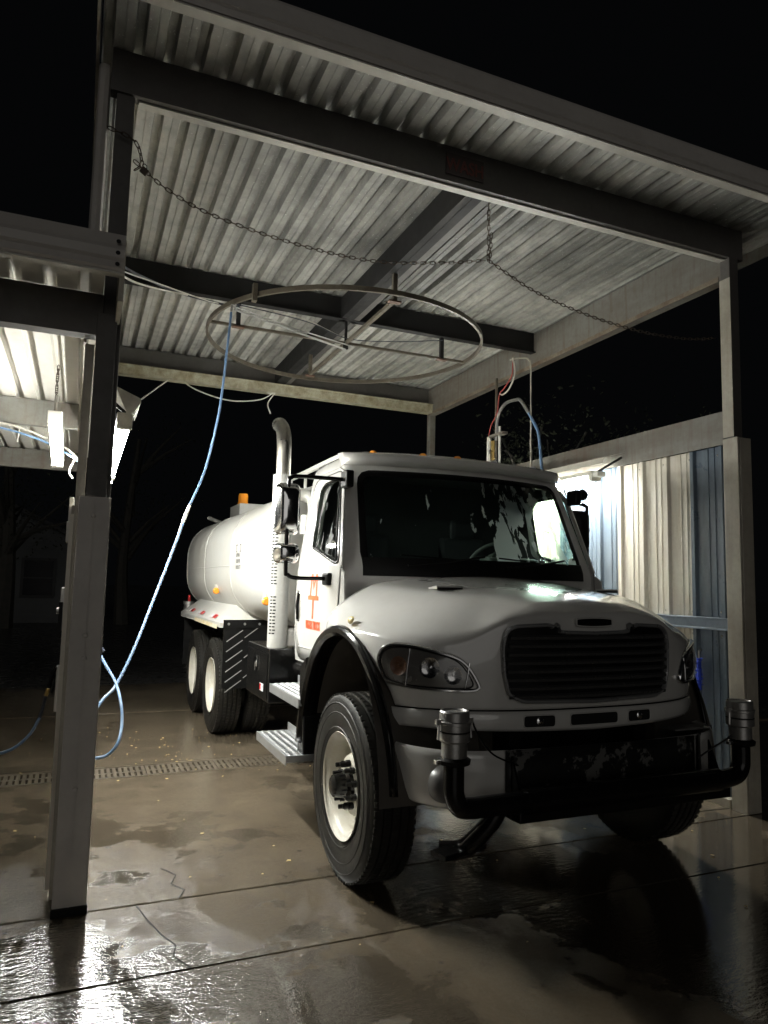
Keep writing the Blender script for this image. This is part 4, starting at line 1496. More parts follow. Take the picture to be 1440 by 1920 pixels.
ARO = [(-.70, .3)] + [(-.81 * cos(a) if a < pi / 2 else -.81 * cos(a), .52 + .91 * sin(a)) for a in [pi * i / 24 for i in range(1, 24)]] + [(.80, .3)]
cut_a = MB().prism(ARO, 'x', -1.4, 1.4).build('tmp_a', dark_m, tr)
for c in (inner, cut_w, cut_s, cut_a):
    md = cab.modifiers.new('c', 'BOOLEAN')
    md.operation = 'DIFFERENCE'
    md.object = c
    md.solver = 'EXACT'
dg = bpy.context.evaluated_depsgraph_get()
me = bpy.data.meshes.new_from_object(cab.evaluated_get(dg))
cab.modifiers.clear()
cab.data = me
bm = bmesh.new()
bm.from_mesh(me)
for f in bm.faces:
    f.smooth = True
for e in bm.edges:
    if len(e.link_faces) == 2 and e.calc_face_angle(0) > radians(40):
        e.smooth = False
bm.to_mesh(me)
bm.free()
me.materials.clear()
me.materials.append(paint_m)
me.materials.append(mat('cab_lining', (0.045, 0.045, 0.047), 0.8))
for f in me.polygons:
    c = f.center
    f.material_index = 1 if (1.15 < c.z < 2.585 and abs(c.x) < cw(c.z) - .03 and cyf(c.x, c.z) + .03 < c.y < 1.475) else 0
for c in (inner, cut_w, cut_s, cut_r, cut_a):
    bpy.data.objects.remove(c)

fWS = lambda a, b, o: Vector((a, cyf(a, b) - o, b))
ws = patch(WSO, fWS, 8, 0.002).build('windshield', wsglass_m, tr, smooth=True)
rim_strip(WSO, fWS, .045, .008, -.001).build('windshield_seal', black_m, ws, smooth=True)
# painted black border at the foot of the glass and wipers
MB().grid(lambda u, v: fWS(-.905 + 1.81 * u, 1.755 + .125 * v, .012), 40, 2).build('cowl_band', blackm_m, ws, smooth=True)
for (x0, x1) in ((-.62, -.05), (.10, .70)):
    MB().tube([fWS(x0, 1.83, .03), fWS(x0 + .3, 1.862, .035), fWS(x1, 1.905, .02)], .008, 6).tube([fWS(x0 - .03, 1.90, .016), fWS(x1 + .02, 1.865, .018)], .006, 6).build('wiper', blackm_m, ws, smooth=True)
for sx in (-1, 1):
    fS = lambda a, b, o, sx=sx: Vector((sx * (cw(b) + o), a, b))
    # door skin with its own edges round the window
    DO = filletpoly([(.425, 1.33), (.60, 1.15), (.66, 1.125), (1.34, 1.125), (1.40, 1.25), (1.40, 2.2), (1.33, 2.50), (.73, 2.505), (.635, 2.40), (.425, 1.86)], .07, 5)
    n_ = 72
    cxy = (.88, 2.1)

    def byang(poly):
        out = []
        M_ = len(poly)
        for i in range(n_):
            a = 2 * pi * i / n_
            d = Vector((cos(a), sin(a)))
            best = None
            for j in range(M_):
                p, q = Vector(poly[j]) - Vector(cxy), Vector(poly[(j + 1) % M_]) - Vector(cxy)
                e_ = q - p
                den = d.x * e_.y - d.y * e_.x
                if abs(den) < 1e-9:
                    continue
                t_ = (p.x * e_.y - p.y * e_.x) / den
                u_ = (p.x * d.y - p.y * d.x) / den
                if t_ > 0 and -1e-6 <= u_ <= 1 + 1e-6:
                    best = t_ if best is None else max(best, t_)
            out.append((cxy[0] + d.x * best, cxy[1] + d.y * best))
        return out
    A_, B_ = byang(DO), byang(SDO)
    vs = []
    RG = 8
    for r in range(RG + 1):
        t_ = r / RG
        for (p, q) in zip(A_, B_):
            vs.append(fS(p[0] + (q[0] - p[0]) * t_, p[1] + (q[1] - p[1]) * t_, .007))
    door = MB().add(vs, [(r * n_ + i, r * n_ + (i + 1) % n_, (r + 1) * n_ + (i + 1) % n_, (r + 1) * n_ + i) for r in range(RG) for i in range(n_)]).build('door', paint_m, tr, smooth=True, thick=.008)
    rim_strip(DO, fS, .010, .0032, .001, False).build('door_seal', blackm_m, door, smooth=True)
    patch(SDO, fS, 6, -.004).build('side_window', sdglass_m if sx < 0 else sdclear_m, door, smooth=True)
    rim_strip(SDO, fS, .022, .012, .004).build('window_frame', black_m, door, smooth=True)
    MB().tube([fS(.535, 1.84, .006), fS(.735, 2.45, .006)], .007, 6).build('window_divider', blackm_m, door, smooth=True)
    # lower swage
    MB().tube([fS(.52, 1.245, .006), fS(.8, 1.22, .008), (sx * (cw(1.2) + .008), 1.3, 1.215)], .006, 6).build('door_swage', paint_m, door, smooth=True)
    # handle
    hp_ = filletpoly([(1.26, 1.40), (1.35, 1.40), (1.35, 1.64), (1.26, 1.64)], .043, 6)
    rim_strip(hp_, fS, .012, .012, .006).build('handle_bezel', chrome_m, door, smooth=True)
    patch(hp_, fS, 2, .009).build('handle_recess', dark_m, door)
    MB().tube([fS(1.295, 1.62, .02), fS(1.29, 1.52, .03), fS(1.295, 1.42, .02)], .012, 8).build('door_handle', black_m, door, smooth=True)
    # drip rail
    MB().tube([fS(.41, 1.82, .002), fS(.66, 2.49, .004), fS(.8, 2.54, .004), fS(1.44, 2.54, .004)], .006, 6).build('drip_rail', paint_m, tr, smooth=True)
    # cowl side panel between hood and door
    MB().add([fS(.28, 1.39, .008), fS(.41, 1.34, .008), fS(.41, 1.80, .004), fS(.34, 1.76, .004)], [(0, 1, 2, 3)]).build('cowl_panel', paint_m, tr, thick=.01)
# lettering on the near door
LM = Matrix(((0, 0, -1, 0), (-1, 0, 0, 0), (0, 1, 0, 0), (0, 0, 0, 1)))   # text x -> -y, text y -> z, facing -x
orn = MB()


def dq(pts):
    """flat vinyl on the near door: pts in (y, z)"""
    n = len(pts)
    lo = [(-(cw(z) + .0085), y, z) for y, z in pts]
    hi = [(-(cw(z) + .0100), y, z) for y, z in pts]
    orn.add(lo + hi, [tuple(range(n)), tuple(range(2 * n - 1, n - 1, -1))] + [(i, (i + 1) % n, n + (i + 1) % n, n + i) for i in range(n)])


yc_ = 0.955
for s_ in (-1, 1):
    dq([(yc_ + s_ * .085, 1.60), (yc_ + s_ * .055, 1.60), (yc_ + s_ * .050, 1.72), (yc_ + s_ * .060, 1.765), (yc_ + s_ * .078, 1.76)])
    dq([(yc_ + s_ * .064, 1.765), (yc_ + s_ * .036, 1.765), (yc_, 1.690), (yc_, 1.645)])
    dq([(yc_ + s_ * .045, 1.75), (yc_ + s_ * .058, 1.72), (yc_ + s_ * .058, 1.68)])
dq([(yc_ - .125, 1.575), (yc_ + .125, 1.575), (yc_ + .125, 1.605), (yc_ - .125, 1.605)])
dq([(yc_ - .017, 1.44), (yc_ + .017, 1.44), (yc_ + .017, 1.575), (yc_ - .017, 1.575)])
orn.build('door_emblem', orange_m, tr)
text_mesh('WATER TRUCKS', .082, orange_m, 'door_lettering', tr, Matrix.Translation((-(cw(1.39) + .0095), yc_ - .01, 1.365)) @ LM, .56, .0008, .0028)

# roof visor, clearance lights, sunshade strip
b = MB()
N = 36
vs = []
for i in range(N + 1):
    x = -.935 + 1.87 * i / N
    e_ = (1 - abs(x) / .94)
    k_ = min(1, sqrt(max(0, e_) * 9))
    y0 = cyf(x, 2.57)
    for (dy, z) in ((.10, 2.645), (-.005 - .02 * k_, 2.637), (-.02 - .06 * k_, 2.615), (-.02 - .075 * k_, 2.575), (-.015 - .06 * k_, 2.552), (.02, 2.545)):
        vs.append((x * 1.005, y0 + dy, z + .006))
b.add(vs, [(i * 6 + k_, i * 6 + k_ + 1, i * 6 + 7 + k_, i * 6 + 6 + k_) for i in range(N) for k_ in range(5)])
b.add([vs[0], vs[1], vs[2], vs[3], vs[4], vs[5]], [(0, 1, 2, 3, 4, 5)])
b.add(vs[-6:], [(0, 1, 2, 3, 4, 5)])
b.build('roof_visor', paint_m, tr, smooth=True, auto=60)
for x in (-.70, -.33, -.05, .28, .70):
    y0 = cyf(x, 2.6) + .02
    MB().lathe([(0, .036), (.018, .033), (.030, .020), (.034, 0)], n=14).build('clearance_light', amber_m if x < .2 else white_m, tr, smooth=True)
    o = COL.objects[-1]
    o.location = (x, y0 + .05, 2.645)
    o.scale = (.85, 1.6, 1)

# mirrors
for sx in (-1, 1):
    px_ = sx * 1.37 if sx < 0 else 1.335
    py_ = .60 if sx < 0 else .86
    zt, zb_ = 2.42, 1.735
    ax_ = sx * .965
    mr = MB().tube(smoothpath([(sx * 1.075, py_ + .04, zb_ - .005), (px_ - sx * .08, py_ + .01, zb_ - .005), (px_ - sx * .015, py_, zb_ + .015), (px_, py_, zb_ + .07), (px_, py_, zt - .07), (px_ - sx * .015, py_, zt - .015), (px_ - sx * .08, py_, zt), (ax_, .58 if sx < 0 else .72, zt)], 5), .0145, 10).build('mirror_frame', black_m, tr, smooth=True)
    MB().box(ax_ - .03, ax_ + .03, .50, .62, zt - .06, zt + .06).build('upper_bracket', blackm_m, mr, bevel=.012)
    MB().box(sx * 1.065 - .02, sx * 1.065 + .03, py_ - .02, py_ + .10, zb_ - .05, zb_ + .035).build('lower_bracket', blackm_m, mr, bevel=.012)
    for (z0, z1, w_, xo) in ((2.02, 2.375, .165, 0), (1.825, 1.965, .165, 0)):
        xm = px_ + (0.012 if sx < 0 else -.05)
        hd = filletpoly([(xm - w_ / 2, z0), (xm + w_ / 2, z0), (xm + w_ / 2, z1), (xm - w_ / 2, z1)], .045, 5)
        b = MB()
        n_ = len(hd)
        cxm, czm = xm, (z0 + z1) / 2
        vs = []
        for (k_, dy) in ((.30, -.088), (.60, -.080), (.80, -.066), (.92, -.046), (.98, -.020), (1.0, .0), (1.0, .02)):
            vs += [(cxm + (x - cxm) * k_, py_ + .055 + dy, czm + (z - czm) * min(1, k_ + .12 * (1 - k_))) for x, z in hd]
        fs = [tuple(range(n_))]
        for r in range(6):
            fs += [(r * n_ + i, r * n_ + (i + 1) % n_, (r + 1) * n_ + (i + 1) % n_, (r + 1) * n_ + i) for i in range(n_)]
        b.add(vs, fs).build('mirror_shell', chrome_m if sx < 0 else blackm_m, mr, smooth=True, auto=50)
        MB().add([(x, py_ + .076, z) for x, z in hd], [tuple(range(n_))]).build('mirror_glass', chrome_m, mr)
    MB().lathe([(.0, -.03), (.035, -.024), (.05, 0), (.05, .01), (0, .012)], (px_ - sx * .04, py_, 2.50 if sx > 0 else 1.90), 'y', 16).build('round_mirror', blackm_m, mr, smooth=True)
    for zz in (1.90, 2.2):
        MB().lathe([(.02, -.02), (.024, 0), (.02, .02)], (px_, py_, zz), 'z', 10).build('clamp', blackm_m, mr, smooth=True)

# interior
MB().prism([(.42, 1.30), (.46, 1.80), (.55, 1.86), (.80, 1.84), (.86, 1.76), (.82, 1.30)], 'x', -.93, .93).build('dashboard', dash_m, tr, bevel=.02)
MB().prism([(.58, 1.84), (.62, 1.92), (.76, 1.93), (.84, 1.84)], 'x', .22, .66).build('instrument_hood', dash_m, tr, bevel=.02)
o = MB().tube([(.19 * cos(a), .19 * sin(a), 0) for a in [2 * pi * i / 36 for i in range(36)]], .014, 8, closed=True).build('steering_wheel', dash_m, tr, smooth=True)
o.location = (.44, .93, 1.93)
o.rotation_euler = (radians(-38), 0, 0)
s2_ = MB().bar((-.18, 0, 0), (.18, 0, 0), .03, .015).bar((0, 0, 0), (0, -.18, 0), .03, .015).lathe([(.045, -.01), (.045, .015), (0, .02)], n=14).build('steering_spokes', dash_m, o)
for x in (-.48, .44):
    MB().prism([(1.02, 1.38), (1.05, 1.50), (1.33, 1.46), (1.36, 1.80), (1.42, 2.12), (1.50, 2.12), (1.50, 1.38)], 'x', x - .23, x + .23).build('seat', seat_m, tr, bevel=.04)
    MB().box(x - .12, x + .12, 1.41, 1.49, 2.10, 2.28).build('headrest', seat_m, tr, bevel=.04)
MB().add([(-.30, .60, 1.868), (-.08, .58, 1.868), (-.06, .72, 1.862), (-.27, .74, 1.862)], [(0, 1, 2, 3)]).build('paper_sheet', paper_m, tr, thick=.002)
MB().tube([(-.84, .62, 1.93), (-.86, .60, 2.0), (-.85, .62, 2.09)], .012, 6).build('grab_handle', dash_m, tr, smooth=True)

# ---- steps, side panels, toolbox
for (x0, x1, y0, y1, z) in ((-1.225, -1.00, .68, 1.47, .915), (-1.305, -1.06, .66, 1.50, .552)):
    for sx in (1, -1):
        b = MB().box(sx * x0, sx * x1, y0, y1, z - .012, z)
        b.box(sx * x0 - .004, sx * x0 + .004, y0, y1, z - .062, z + .002)
        b.box(sx * x0, sx * x1, y0 - .003, y0 + .003, z - .045, z + .001)
        b.box(sx * x1 - .003, sx * x1 + .003, y0, y1, z, z + .06)
        st = b.build('step', plate_m, tr, bevel=.003)
        kb = MB()
        for i in range(14):
            for j in range(4):
                xx = x0 + .028 + j * (x1 - x0 - .04) / 4
                yy = y0 + .04 + i * (y1 - y0 - .08) / 13
                kb.lathe([(.019, 0), (.014, .007), (.009, .007), (.006, .001)], (sx * (xx + .012), yy, z), 'z', 6)
        kb.build('grip_lugs', plate_m, st)['kind'] = 'stuff'
for sx in (-1, 1):
    MB().box(sx * .985, sx * .60, .82, 1.50, .40, 1.06).build('battery_box', black_m, tr, bevel=.02)
    MB().tube([(sx * 1.02, .80, 1.04), (sx * 1.02, 1.4, 1.04)], .05, 8).build('step_bracket', black_m, tr, smooth=True)
    tb = MB().box(sx * 1.20, sx * .62, 1.62, 2.42, .735, 1.165).build('toolbox', black_m, tr, bevel=.012)
    MB().box(sx * 1.206, sx * 1.201, 1.66, 2.38, .765, 1.125).build('toolbox_door', black_m, tb, bevel=.004)
    MB().box(sx * 1.217, sx * 1.207, 1.98, 2.06, .985, 1.075).box(sx * 1.224, sx * 1.217, 2.01, 2.03, .95, 1.03).build('latch', chrome_m, tb, bevel=.004)
    MB().box(sx * 1.209, sx * 1.207, 1.76, 1.88, .81, .87).build('sticker', white_m, tb)
    MB().box(sx * 1.2105, sx * 1.2092, 1.83, 1.876, .815, .865).build('sticker_band', red_m, tb)
    # front mud flap of the tandem
    mf = MB().box(sx * 1.20, sx * .66, 3.60, 3.612, .57, 1.285).build('mud_flap', blackm_m, tr, bevel=.003)
    MB().box(sx * 1.205, sx * .60, 3.588, 3.600, 1.20, 1.29).build('flap_rail', blackm_m, mf)
    fb = MB()
    for i in range(6):
        z0 = 1.16 - i * .105
        x0 = -1.165
        fb.bar((sx * (x0), 3.596, z0 - .10), (sx * (x0 + .17), 3.596, z0 + .02), .004, .009)
        if i % 2 == 0:
            fb.bar((sx * (x0 + .19), 3.596, z0 - .06), (sx * (x0 + .34), 3.596, z0 + .05), .004, .009)
    fb.build('flap_stripes', mat('worn_grey_stripe', (0.28, 0.28, 0.27), 0.5), mf)
    bolt0 = MB().lathe([(0, -.012), (.012, -.010), (.014, 0)], (0, 0, 0), 'y', 8).build('bolt', alu_m, mf, smooth=True)
    bolt0.location = (sx * 1.15, 3.588, 1.245)
    for x in (.98, .82, .68):
        dup(bolt0, mf, (sx * x, 3.588, 1.245))

# ---- exhaust stack (near side) and pipework behind the cab
ex = MB().tube(smoothpath([(-1.10, 1.78, 2.55), (-1.10, 1.78, 2.75), (-1.10, 1.785, 2.88), (-1.10, 1.83, 2.99), (-1.10, 1.93, 3.06), (-1.10, 1.985, 3.075)], 6), .062, 20, caps=False).build('exhaust_stack', steel_m, tr, smooth=True, thick=.004)
MB().lathe([(.064, 2.60), (.082, 2.60), (.082, 1.16), (.0, 1.16)], (-1.10, 1.78, 0), 'z', 28).build('heat_shield', shield_m, tr, smooth=True)
sl = MB()
for i in range(34):
    z = 1.28 + i * .027
    if 1.58 < z < 1.66:
        continue
    for a in (-2.75, -2.35):
        for da in (0, .13):
            aa = a + da + (.06 if i % 2 else 0)
            c = Vector((-1.10 + .0825 * cos(aa), 1.78 + .0825 * sin(aa), z))
            r_ = Vector((cos(aa), sin(aa), 0))
            sl.obox(c, (r_, Vector((-r_.y, r_.x, 0)), (0, 0, 1)), (.0015, .007, .0055))
o = sl.build('shield_slots', dark_m, tr)
o['kind'] = 'stuff'
MB().lathe([(.03, 1.10), (.034, 1.15), (.034, 1.16)], (-1.14, 1.75, 0), 'z', 10).build('drain_cap', pvc_m, tr, smooth=True)
MB().tube(smoothpath([(-1.08, 1.80, 2.38), (-1.0, 1.80, 2.44), (-.90, 1.78, 2.44), (-.84, 1.72, 2.36), (-.84, 1.68, 2.0)], 6), .055, 12).build('intake_pipe', pvc_m, tr, smooth=True)
pb = MB()
rr = random.Random(9)
for i in range(9):
    pb.tube(smoothpath([(-.95 + rr.uniform(-.05, .1), 1.64 + rr.uniform(0, .15), 1.0 + rr.uniform(0, .3)), (-.85, 1.7 + rr.uniform(-.05, .1), 1.3 + rr.uniform(-.1, .2)), (-.6, 1.66 + rr.uniform(-.03, .2), 1.4 + rr.uniform(-.2, .2))], 5), .014, 6)
pb.build('air_lines', blackm_m, tr, smooth=True)
MB().lathe([(.0, .0), (.05, .0), (.05, .12), (.03, .14), (0, .14)], (-.98, 1.74, 1.18), 'z', 12).build('valve_body', alu_m, tr, smooth=True)
MB().lathe([(.0, 0), (.07, 0), (.07, .16), (0, .16)], (-.9, 1.70, 2.1), 'z', 14).build('filter_can', alu_m, tr, smooth=True)

# ---- tank
TA, TB, TC = 1.165, .70, 1.923


def tank_ring(y, k):
    pts = []
    n = 56
    for i in range(n):
        a = 2 * pi * i / n
        c_, s_ = cos(a), sin(a)
        e_ = .65
        pts.append((TA * k * math.copysign(abs(c_) ** e_, c_), y, TC + TB * k * math.copysign(abs(s_) ** e_, s_)))
    return pts


ysk = [(1.90, .0), (1.895, .55), (1.905, .88), (1.925, .955), (1.955, .985), (2.0, 1.0)]
ysk += [(2.0 + (6.90 - 2.0) * i / 14, 1.0) for i in range(1, 15)]
ysk += [(6.96, .985), (7.02, .94), (7.08, .84), (7.12, .6), (7.13, 0)]
vs = []
for (y, k_) in ysk:
    vs += tank_ring(y, max(k_, .001))
n = 56
ty0_ = -TA * 1.0
tank = MB().add(vs, [(r * n + i, r * n + (i + 1) % n, (r + 1) * n + (i + 1) % n, (r + 1) * n + i) for r in range(len(ysk) - 1) for i in range(n)]).build('tank', tank_m, tr, smooth=True, auto=60)
for y in (2.02, 3.57, 5.26, 6.86):
    MB().tube(tank_ring(y, 1.0), .0065, 6, closed=True).build('weld_seam', tank_m, tank, smooth=True)
MB().tube([(ty0_, 2.02, 1.86), (ty0_, 6.86, 1.86)], .004, 6).build('lap_seam', tank_m, tank, smooth=True)
# top rail, walkway, beacon box
rl = MB()
for x in (-.42, .42):
    rl.tube(smoothpath([(x, 2.2, TC + TB - .01), (x, 2.2, 2.86), (x, 2.26, 2.90), (x, 3.4, 2.90), (x, 4.5, 2.90), (x, 4.56, 2.86), (x, 4.56, TC + TB - .02)], 4), .028, 8)
    for y in (2.8, 3.4, 4.0):
        rl.tube([(x, y, TC + TB - .02), (x, y, 2.90)], .016, 6)
rl.build('top_rail', pvc_m, tank, smooth=True)
MB().lathe([(.28, 2.70), (.28, 2.80), (.30, 2.80), (.30, 2.83), (0, 2.85)], (0, 3.4, 0), 'z', 28).build('hatch', tank_m, tank, smooth=True)
bx = MB().box(-.55, -.15, 6.25, 6.95, 2.62, 2.83).build('beacon_box', tank_m, tank, bevel=.01)
be = MB().lathe([(.075, 0), (.078, .02), (.072, .03), (.070, .13), (.062, .16), (0, .165)], (-.46, 6.45, 2.83), 'z', 20).build('beacon', amber_m, tank, smooth=True)
MB().tube([(-.60, 7.15, 2.58), (-.82, 7.3, 2.68)], .03, 8).build('rear_pipe', tank_m, tank, smooth=True)
# stencilled note
tx = Matrix.Translation((-TA * 1.0 - .003, 3.14, 1.93)) @ LM
sq = MB()


def ty_(y, z):
    q = min(1, abs((z - TC) / TB))
    return -(TA * (1 - q ** (2 / .65)) ** (.65 / 2)) - .010


for (y0, y1, z0, z1) in ((3.02, 3.035, 1.99, 2.07), (3.02, 3.08, 2.058, 2.07), (3.02, 3.07, 1.99, 2.002), (3.235, 3.25, 1.99, 2.07), (3.19, 3.25, 2.058, 2.07), (3.20, 3.25, 1.99, 2.002)):
    sq.box(ty_(0, z0) - .001, ty_(0, z0), y0, y1, z0, z1)
sq.build('stencil_frame', ink_m, tank)
for i, t_ in enumerate(('HYD', 'OIL ONLY', 'RP 104')):
    pass
for i in range(3):
    # the three short lines are too blurred to read: broken blocks of grey strokes
    b = MB()
    rr = random.Random(40 + i)
    y = 3.24
    z0 = 1.945 - i * .062
    while y > 3.04:
        w_ = rr.uniform(.018, .026)
        for (a0, a1, c0, c1) in rr.sample([(0, .25, 0, 1), (.75, 1, 0, 1), (0, 1, .8, 1), (0, 1, .4, .6), (0, 1, 0, .2), (.4, .6, 0, 1)], 3):
            b.box(ty_(0, z0) - .001, ty_(0, z0), y - w_ * a1, y - w_ * a0, z0 + .036 * c0, z0 + .036 * c1)
        y -= w_ + .012
    b.build('stencil_line', ink_m, tank)
MB().box(-TA - .002, -TA + .01, 2.14, 2.16, 1.86, 2.12).build('sight_slot', mat('grey_slot', (.3, .3, .3), .5), tank)

# tank cradle and side skirts
MB().box(-.62, .62, 2.0, 6.9, 1.02, 1.22).build('cradle', tank_m, tr, bevel=.02)
for sx in (-1, 1):
    A0, B0, C0 = (sx * .97, 3.92, 1.475), (sx * 1.235, 3.62, 1.255), (sx * .58, 3.62, 1.29)
    A1, B1, C1 = (sx * .97, 6.35, 1.475), (sx * 1.235, 6.75, 1.235), (sx * .58, 6.75, 1.28)
    sk = MB().add([A0, B0, C0, A1, B1, C1, (sx * 1.235, 3.62, 1.205), (sx * 1.235, 6.75, 1.175), (sx * .58, 3.62, 1.205), (sx * .58, 6.75, 1.175)],
                  [(0, 1, 4, 3), (0, 1, 2), (3, 4, 5), (0, 2, 5, 3), (1, 6, 7, 4), (1, 2, 8, 6), (4, 7, 9, 5)]).build('side_skirt', tank_m, tr, thick=.01)
    d_ = Vector(B0) - Vector(A0)
    d_.y = 0
    nrm = Vector((sx * .235, 0, .25)).normalized()
    for yy in (4.15, 5.05, 5.85):
        for (o_, mt, nm) in ((0, red_m, 'red_reflector'), (.17, white_m, 'white_reflector')):
            c = Vector((sx * 1.19, yy + o_, 1.292)) + nrm * .012
            MB().obox(c, (d_, (0, 1, 0), nrm), (.028, .075, .003)).build(nm, mt, sk)
    for (yy, zz) in ((4.45, 1.55), (2.13, 1.50)):
        xx = ty_(0, zz)
        mk_ = MB().box(sx * (-xx) - sx * .02, sx * (-xx + .045), yy - .02, yy + .05, zz, zz + .10).build('marker_bracket', tank_m, tr, bevel=.004)
        MB().lathe([(0, -.03), (.03, -.026), (.038, -.01), (.038, .01)], (sx * (-xx + .035), yy - .03, zz + .03), 'y', 16).build('marker_light', amber_m, mk_, smooth=True)
# rusty stained lower edge of the near skirt
MB().grid(lambda u, v: (-1.2455, 3.75 + 1.6 * u, 1.185 + .045 * v), 30, 1).build('stained_edge', mat('rust_stain', (.55, .42, .16), .5, 0, (.70, .68, .6), 1.0, 14), tr)
# rear valve
rv = MB().lathe([(.0, 0), (.09, 0), (.09, .03), (.07, .03), (.07, .12), (.085, .12), (.085, .16), (0, .17)], (-1.1, 6.95, 1.22), 'z', 16).build('rear_valve', alu_m, tr, smooth=True)
MB().tube([(-1.1, 6.95, 1.22), (-1.1, 6.95, 1.05), (-.9, 6.95, .98)], .06, 10).build('valve_pipe', mat('rust2', (.25, .12, .08), .6), rv, smooth=True)
MB().tube([(-1.1, 6.95, 1.38), (-1.1, 6.95, 1.48)], .02, 8).build('valve_stem', red_m, rv, smooth=True)
for sx in (-1, 1):
    MB().box(sx * 1.2, sx * .6, 6.62, 6.632, .50, 1.18).build('rear_mud_flap', blackm_m, tr)

# ---- bumper with the spray pipe
bp = MB()
BO = [(-1.08, -.46), (-1.05, -.60), (-.97, -.74), (-.85, -.84), (-.66, -.90), (-.3, -.925), (0, -.93)]
BO = BO + [(-x, y) for x, y in BO[-2::-1]]
path = smoothpath([(x, y, 0) for x, y in BO], 4)
vs = []
for i, p in enumerate(path):
    t_ = (path[min(i + 1, len(path) - 1)] - path[max(i - 1, 0)]).normalized()
    n_ = Vector((t_.y, -t_.x, 0))
    ends = min(1, (1.10 - abs(p.x)) / .10)
    for (o_, z) in ((-.05, .872), (-.012, .880), (.0, .868), (.004, .84), (-.004, .66), (-.016, .60), (-.03, .585), (-.07, .58)):
        sh = (.88 - z) / .3 * .045 * (1 if abs(p.x) > .5 else 0.2)
        q = p + n_ * o_
        vs.append((q.x * (1 - sh * .8 * (abs(p.x) ** 2)), q.y, z))
bp.add(vs, [(i * 8 + k_, i * 8 + k_ + 1, i * 8 + 9 + k_, i * 8 + 8 + k_) for i in range(len(path) - 1) for k_ in range(7)])
bump = bp.build('bumper', paint_m, tr, smooth=True, thick=.008, auto=40)
# worn black centre section with paint peeling off it
MB().grid(lambda u, v: (-.62 + 1.26 * u, -.934 - .004 * (1 - (2 * u - 1) ** 2) + .012 * abs(2 * u - 1) ** 3, .60 + .285 * v), 16, 2).build('bumper_centre', bump_m, bump, smooth=True, thick=.004)
MB().add([(.66, -.93, .60), (1.02, -.70, .60), (1.06, -.66, .872), (.66, -.93, .885)], [(0, 1, 2, 3)]).build('bumper_black_end', black_m, bump, thick=.004)
MB().lathe([(0, -.985), (.045, -.982), (.075, -.962), (.088, -.93), (.092, -.90)], (-.93, .045, .735), 'y', 24).build('tow_cover', mat('grey_cover', (.10, .095, .09), .35), bump, smooth=True)
# frame that carries the pipe
fr = MB().box(-.60, .80, -1.02, -.94, .555, .665).box(-.60, .80, -.94, -.70, .555, .60).build('pipe_carrier', black_m, tr, bevel=.006)
for x in (-.60, .72):
    MB().prism([(-.94, .66), (-1.03, .66), (-.94, .86)], 'x', x, x + .012).build('gusset', black_m, fr)
pr_ = MB().tube(smoothpath([(-.99, -1.06, .895), (-.99, -1.06, .80), (-.987, -1.06, .74), (-.96, -1.06, .69), (-.905, -1.06, .675), (-.7, -1.06, .675), (0, -1.06, .675), (.62, -1.06, .675), (.72, -1.06, .675), (.80, -1.06, .69), (.835, -1.06, .735), (.84, -1.06, .79), (.84, -1.06, .87)], 5), .049, 16).build('spray_pipe', black_m, tr, smooth=True)
MB().tube([(-.60, -1.06, .675), (.66, -1.06, .675)], .060, 16).build('pipe_sleeve', black_m, pr_, smooth=True)
for (x, z0) in ((-.99, .895), (.84, .865)):
    MB().lathe([(.055, -.02), (.074, -.012), (.078, .008), (.060, .018)], (x, -1.06, z0), 'z', 20).build('clamp_ring', blackm_m, pr_, smooth=True)
    cpl = MB().lathe([(.050, .0), (.052, .012), (.060, .02), (.060, .085), (.070, .09), (.074, .095), (.074, .130), (.068, .132), (.068, .138), (.074, .140), (.074, .165), (.080, .168), (.080, .180), (.070, .184), (.070, .222), (.066, .228), (.058, .229), (.052, .222), (0, .222)], (x, -1.06, z0), 'z', 32).build('coupling', alu_m, pr_, smooth=True, auto=30)
    MB().lathe([(.0745, .133), (.0705, .1335), (.0705, .1365), (.0745, .137)], (x, -1.06, z0), 'z', 24).build('coupling_gap', dark_m, cpl)
    for sx in (-1, 1):
        MB().obox((x + sx * .084, -1.06, z0 + .178), ((1, 0, 0), (0, 1, 0), (0, 0, 1)), (.012, .009, .012)).tube([(x + sx * .08, -1.06, z0 + .178), (x + sx * .088, -1.065, z0 + .10)], .006, 6).build('cam_lever', alu_m, cpl)
    MB().obox((x - .085, -1.06, z0), ((1, 0, 0), (0, 1, 0), (0, 0, 1)), (.014, .014, .010)).build('clamp_bolt', chrome_m, pr_, bevel=.003)
MB().tube(smoothpath([(-.90, -1.06, 1.08), (-.86, -1.06, 1.0), (-.76, -1.03, .90), (-.60, -1.0, .83)], 6), .005, 6).build('tether_cable', blackm_m, pr_, smooth=True)
MB().tube(smoothpath([(.86, -1.07, 1.06), (.84, -1.07, .98), (.78, -1.05, .90), (.66, -1.02, .83), (.58, -1.0, .78)], 6), .005, 6).build('tether_cable', blackm_m, pr_, smooth=True)
MB().tube(smoothpath([(-.70, -1.02, .68), (-.75, -1.0, .58), (-.82, -.95, .48), (-.86, -.9, .43), (-.95, -.85, .42)], 5), .045, 12).build('lower_elbow', black_m, pr_, smooth=True)
MB().obox((-.88, -.92, .44), ((1, .3, 0), (-.3, 1, 0), (0, 0, 1)), (.14, .05, .012)).build('lower_flange', black_m, pr_)
MB().tube([(-.84, -.80, .86), (-.84, -.80, 1.0)], .022, 8).build('bumper_post', blackm_m, tr, smooth=True)
MB().box(.62, .9, -.80, -.68, .885, .893).build('bumper_top_plate', alu_m, tr)

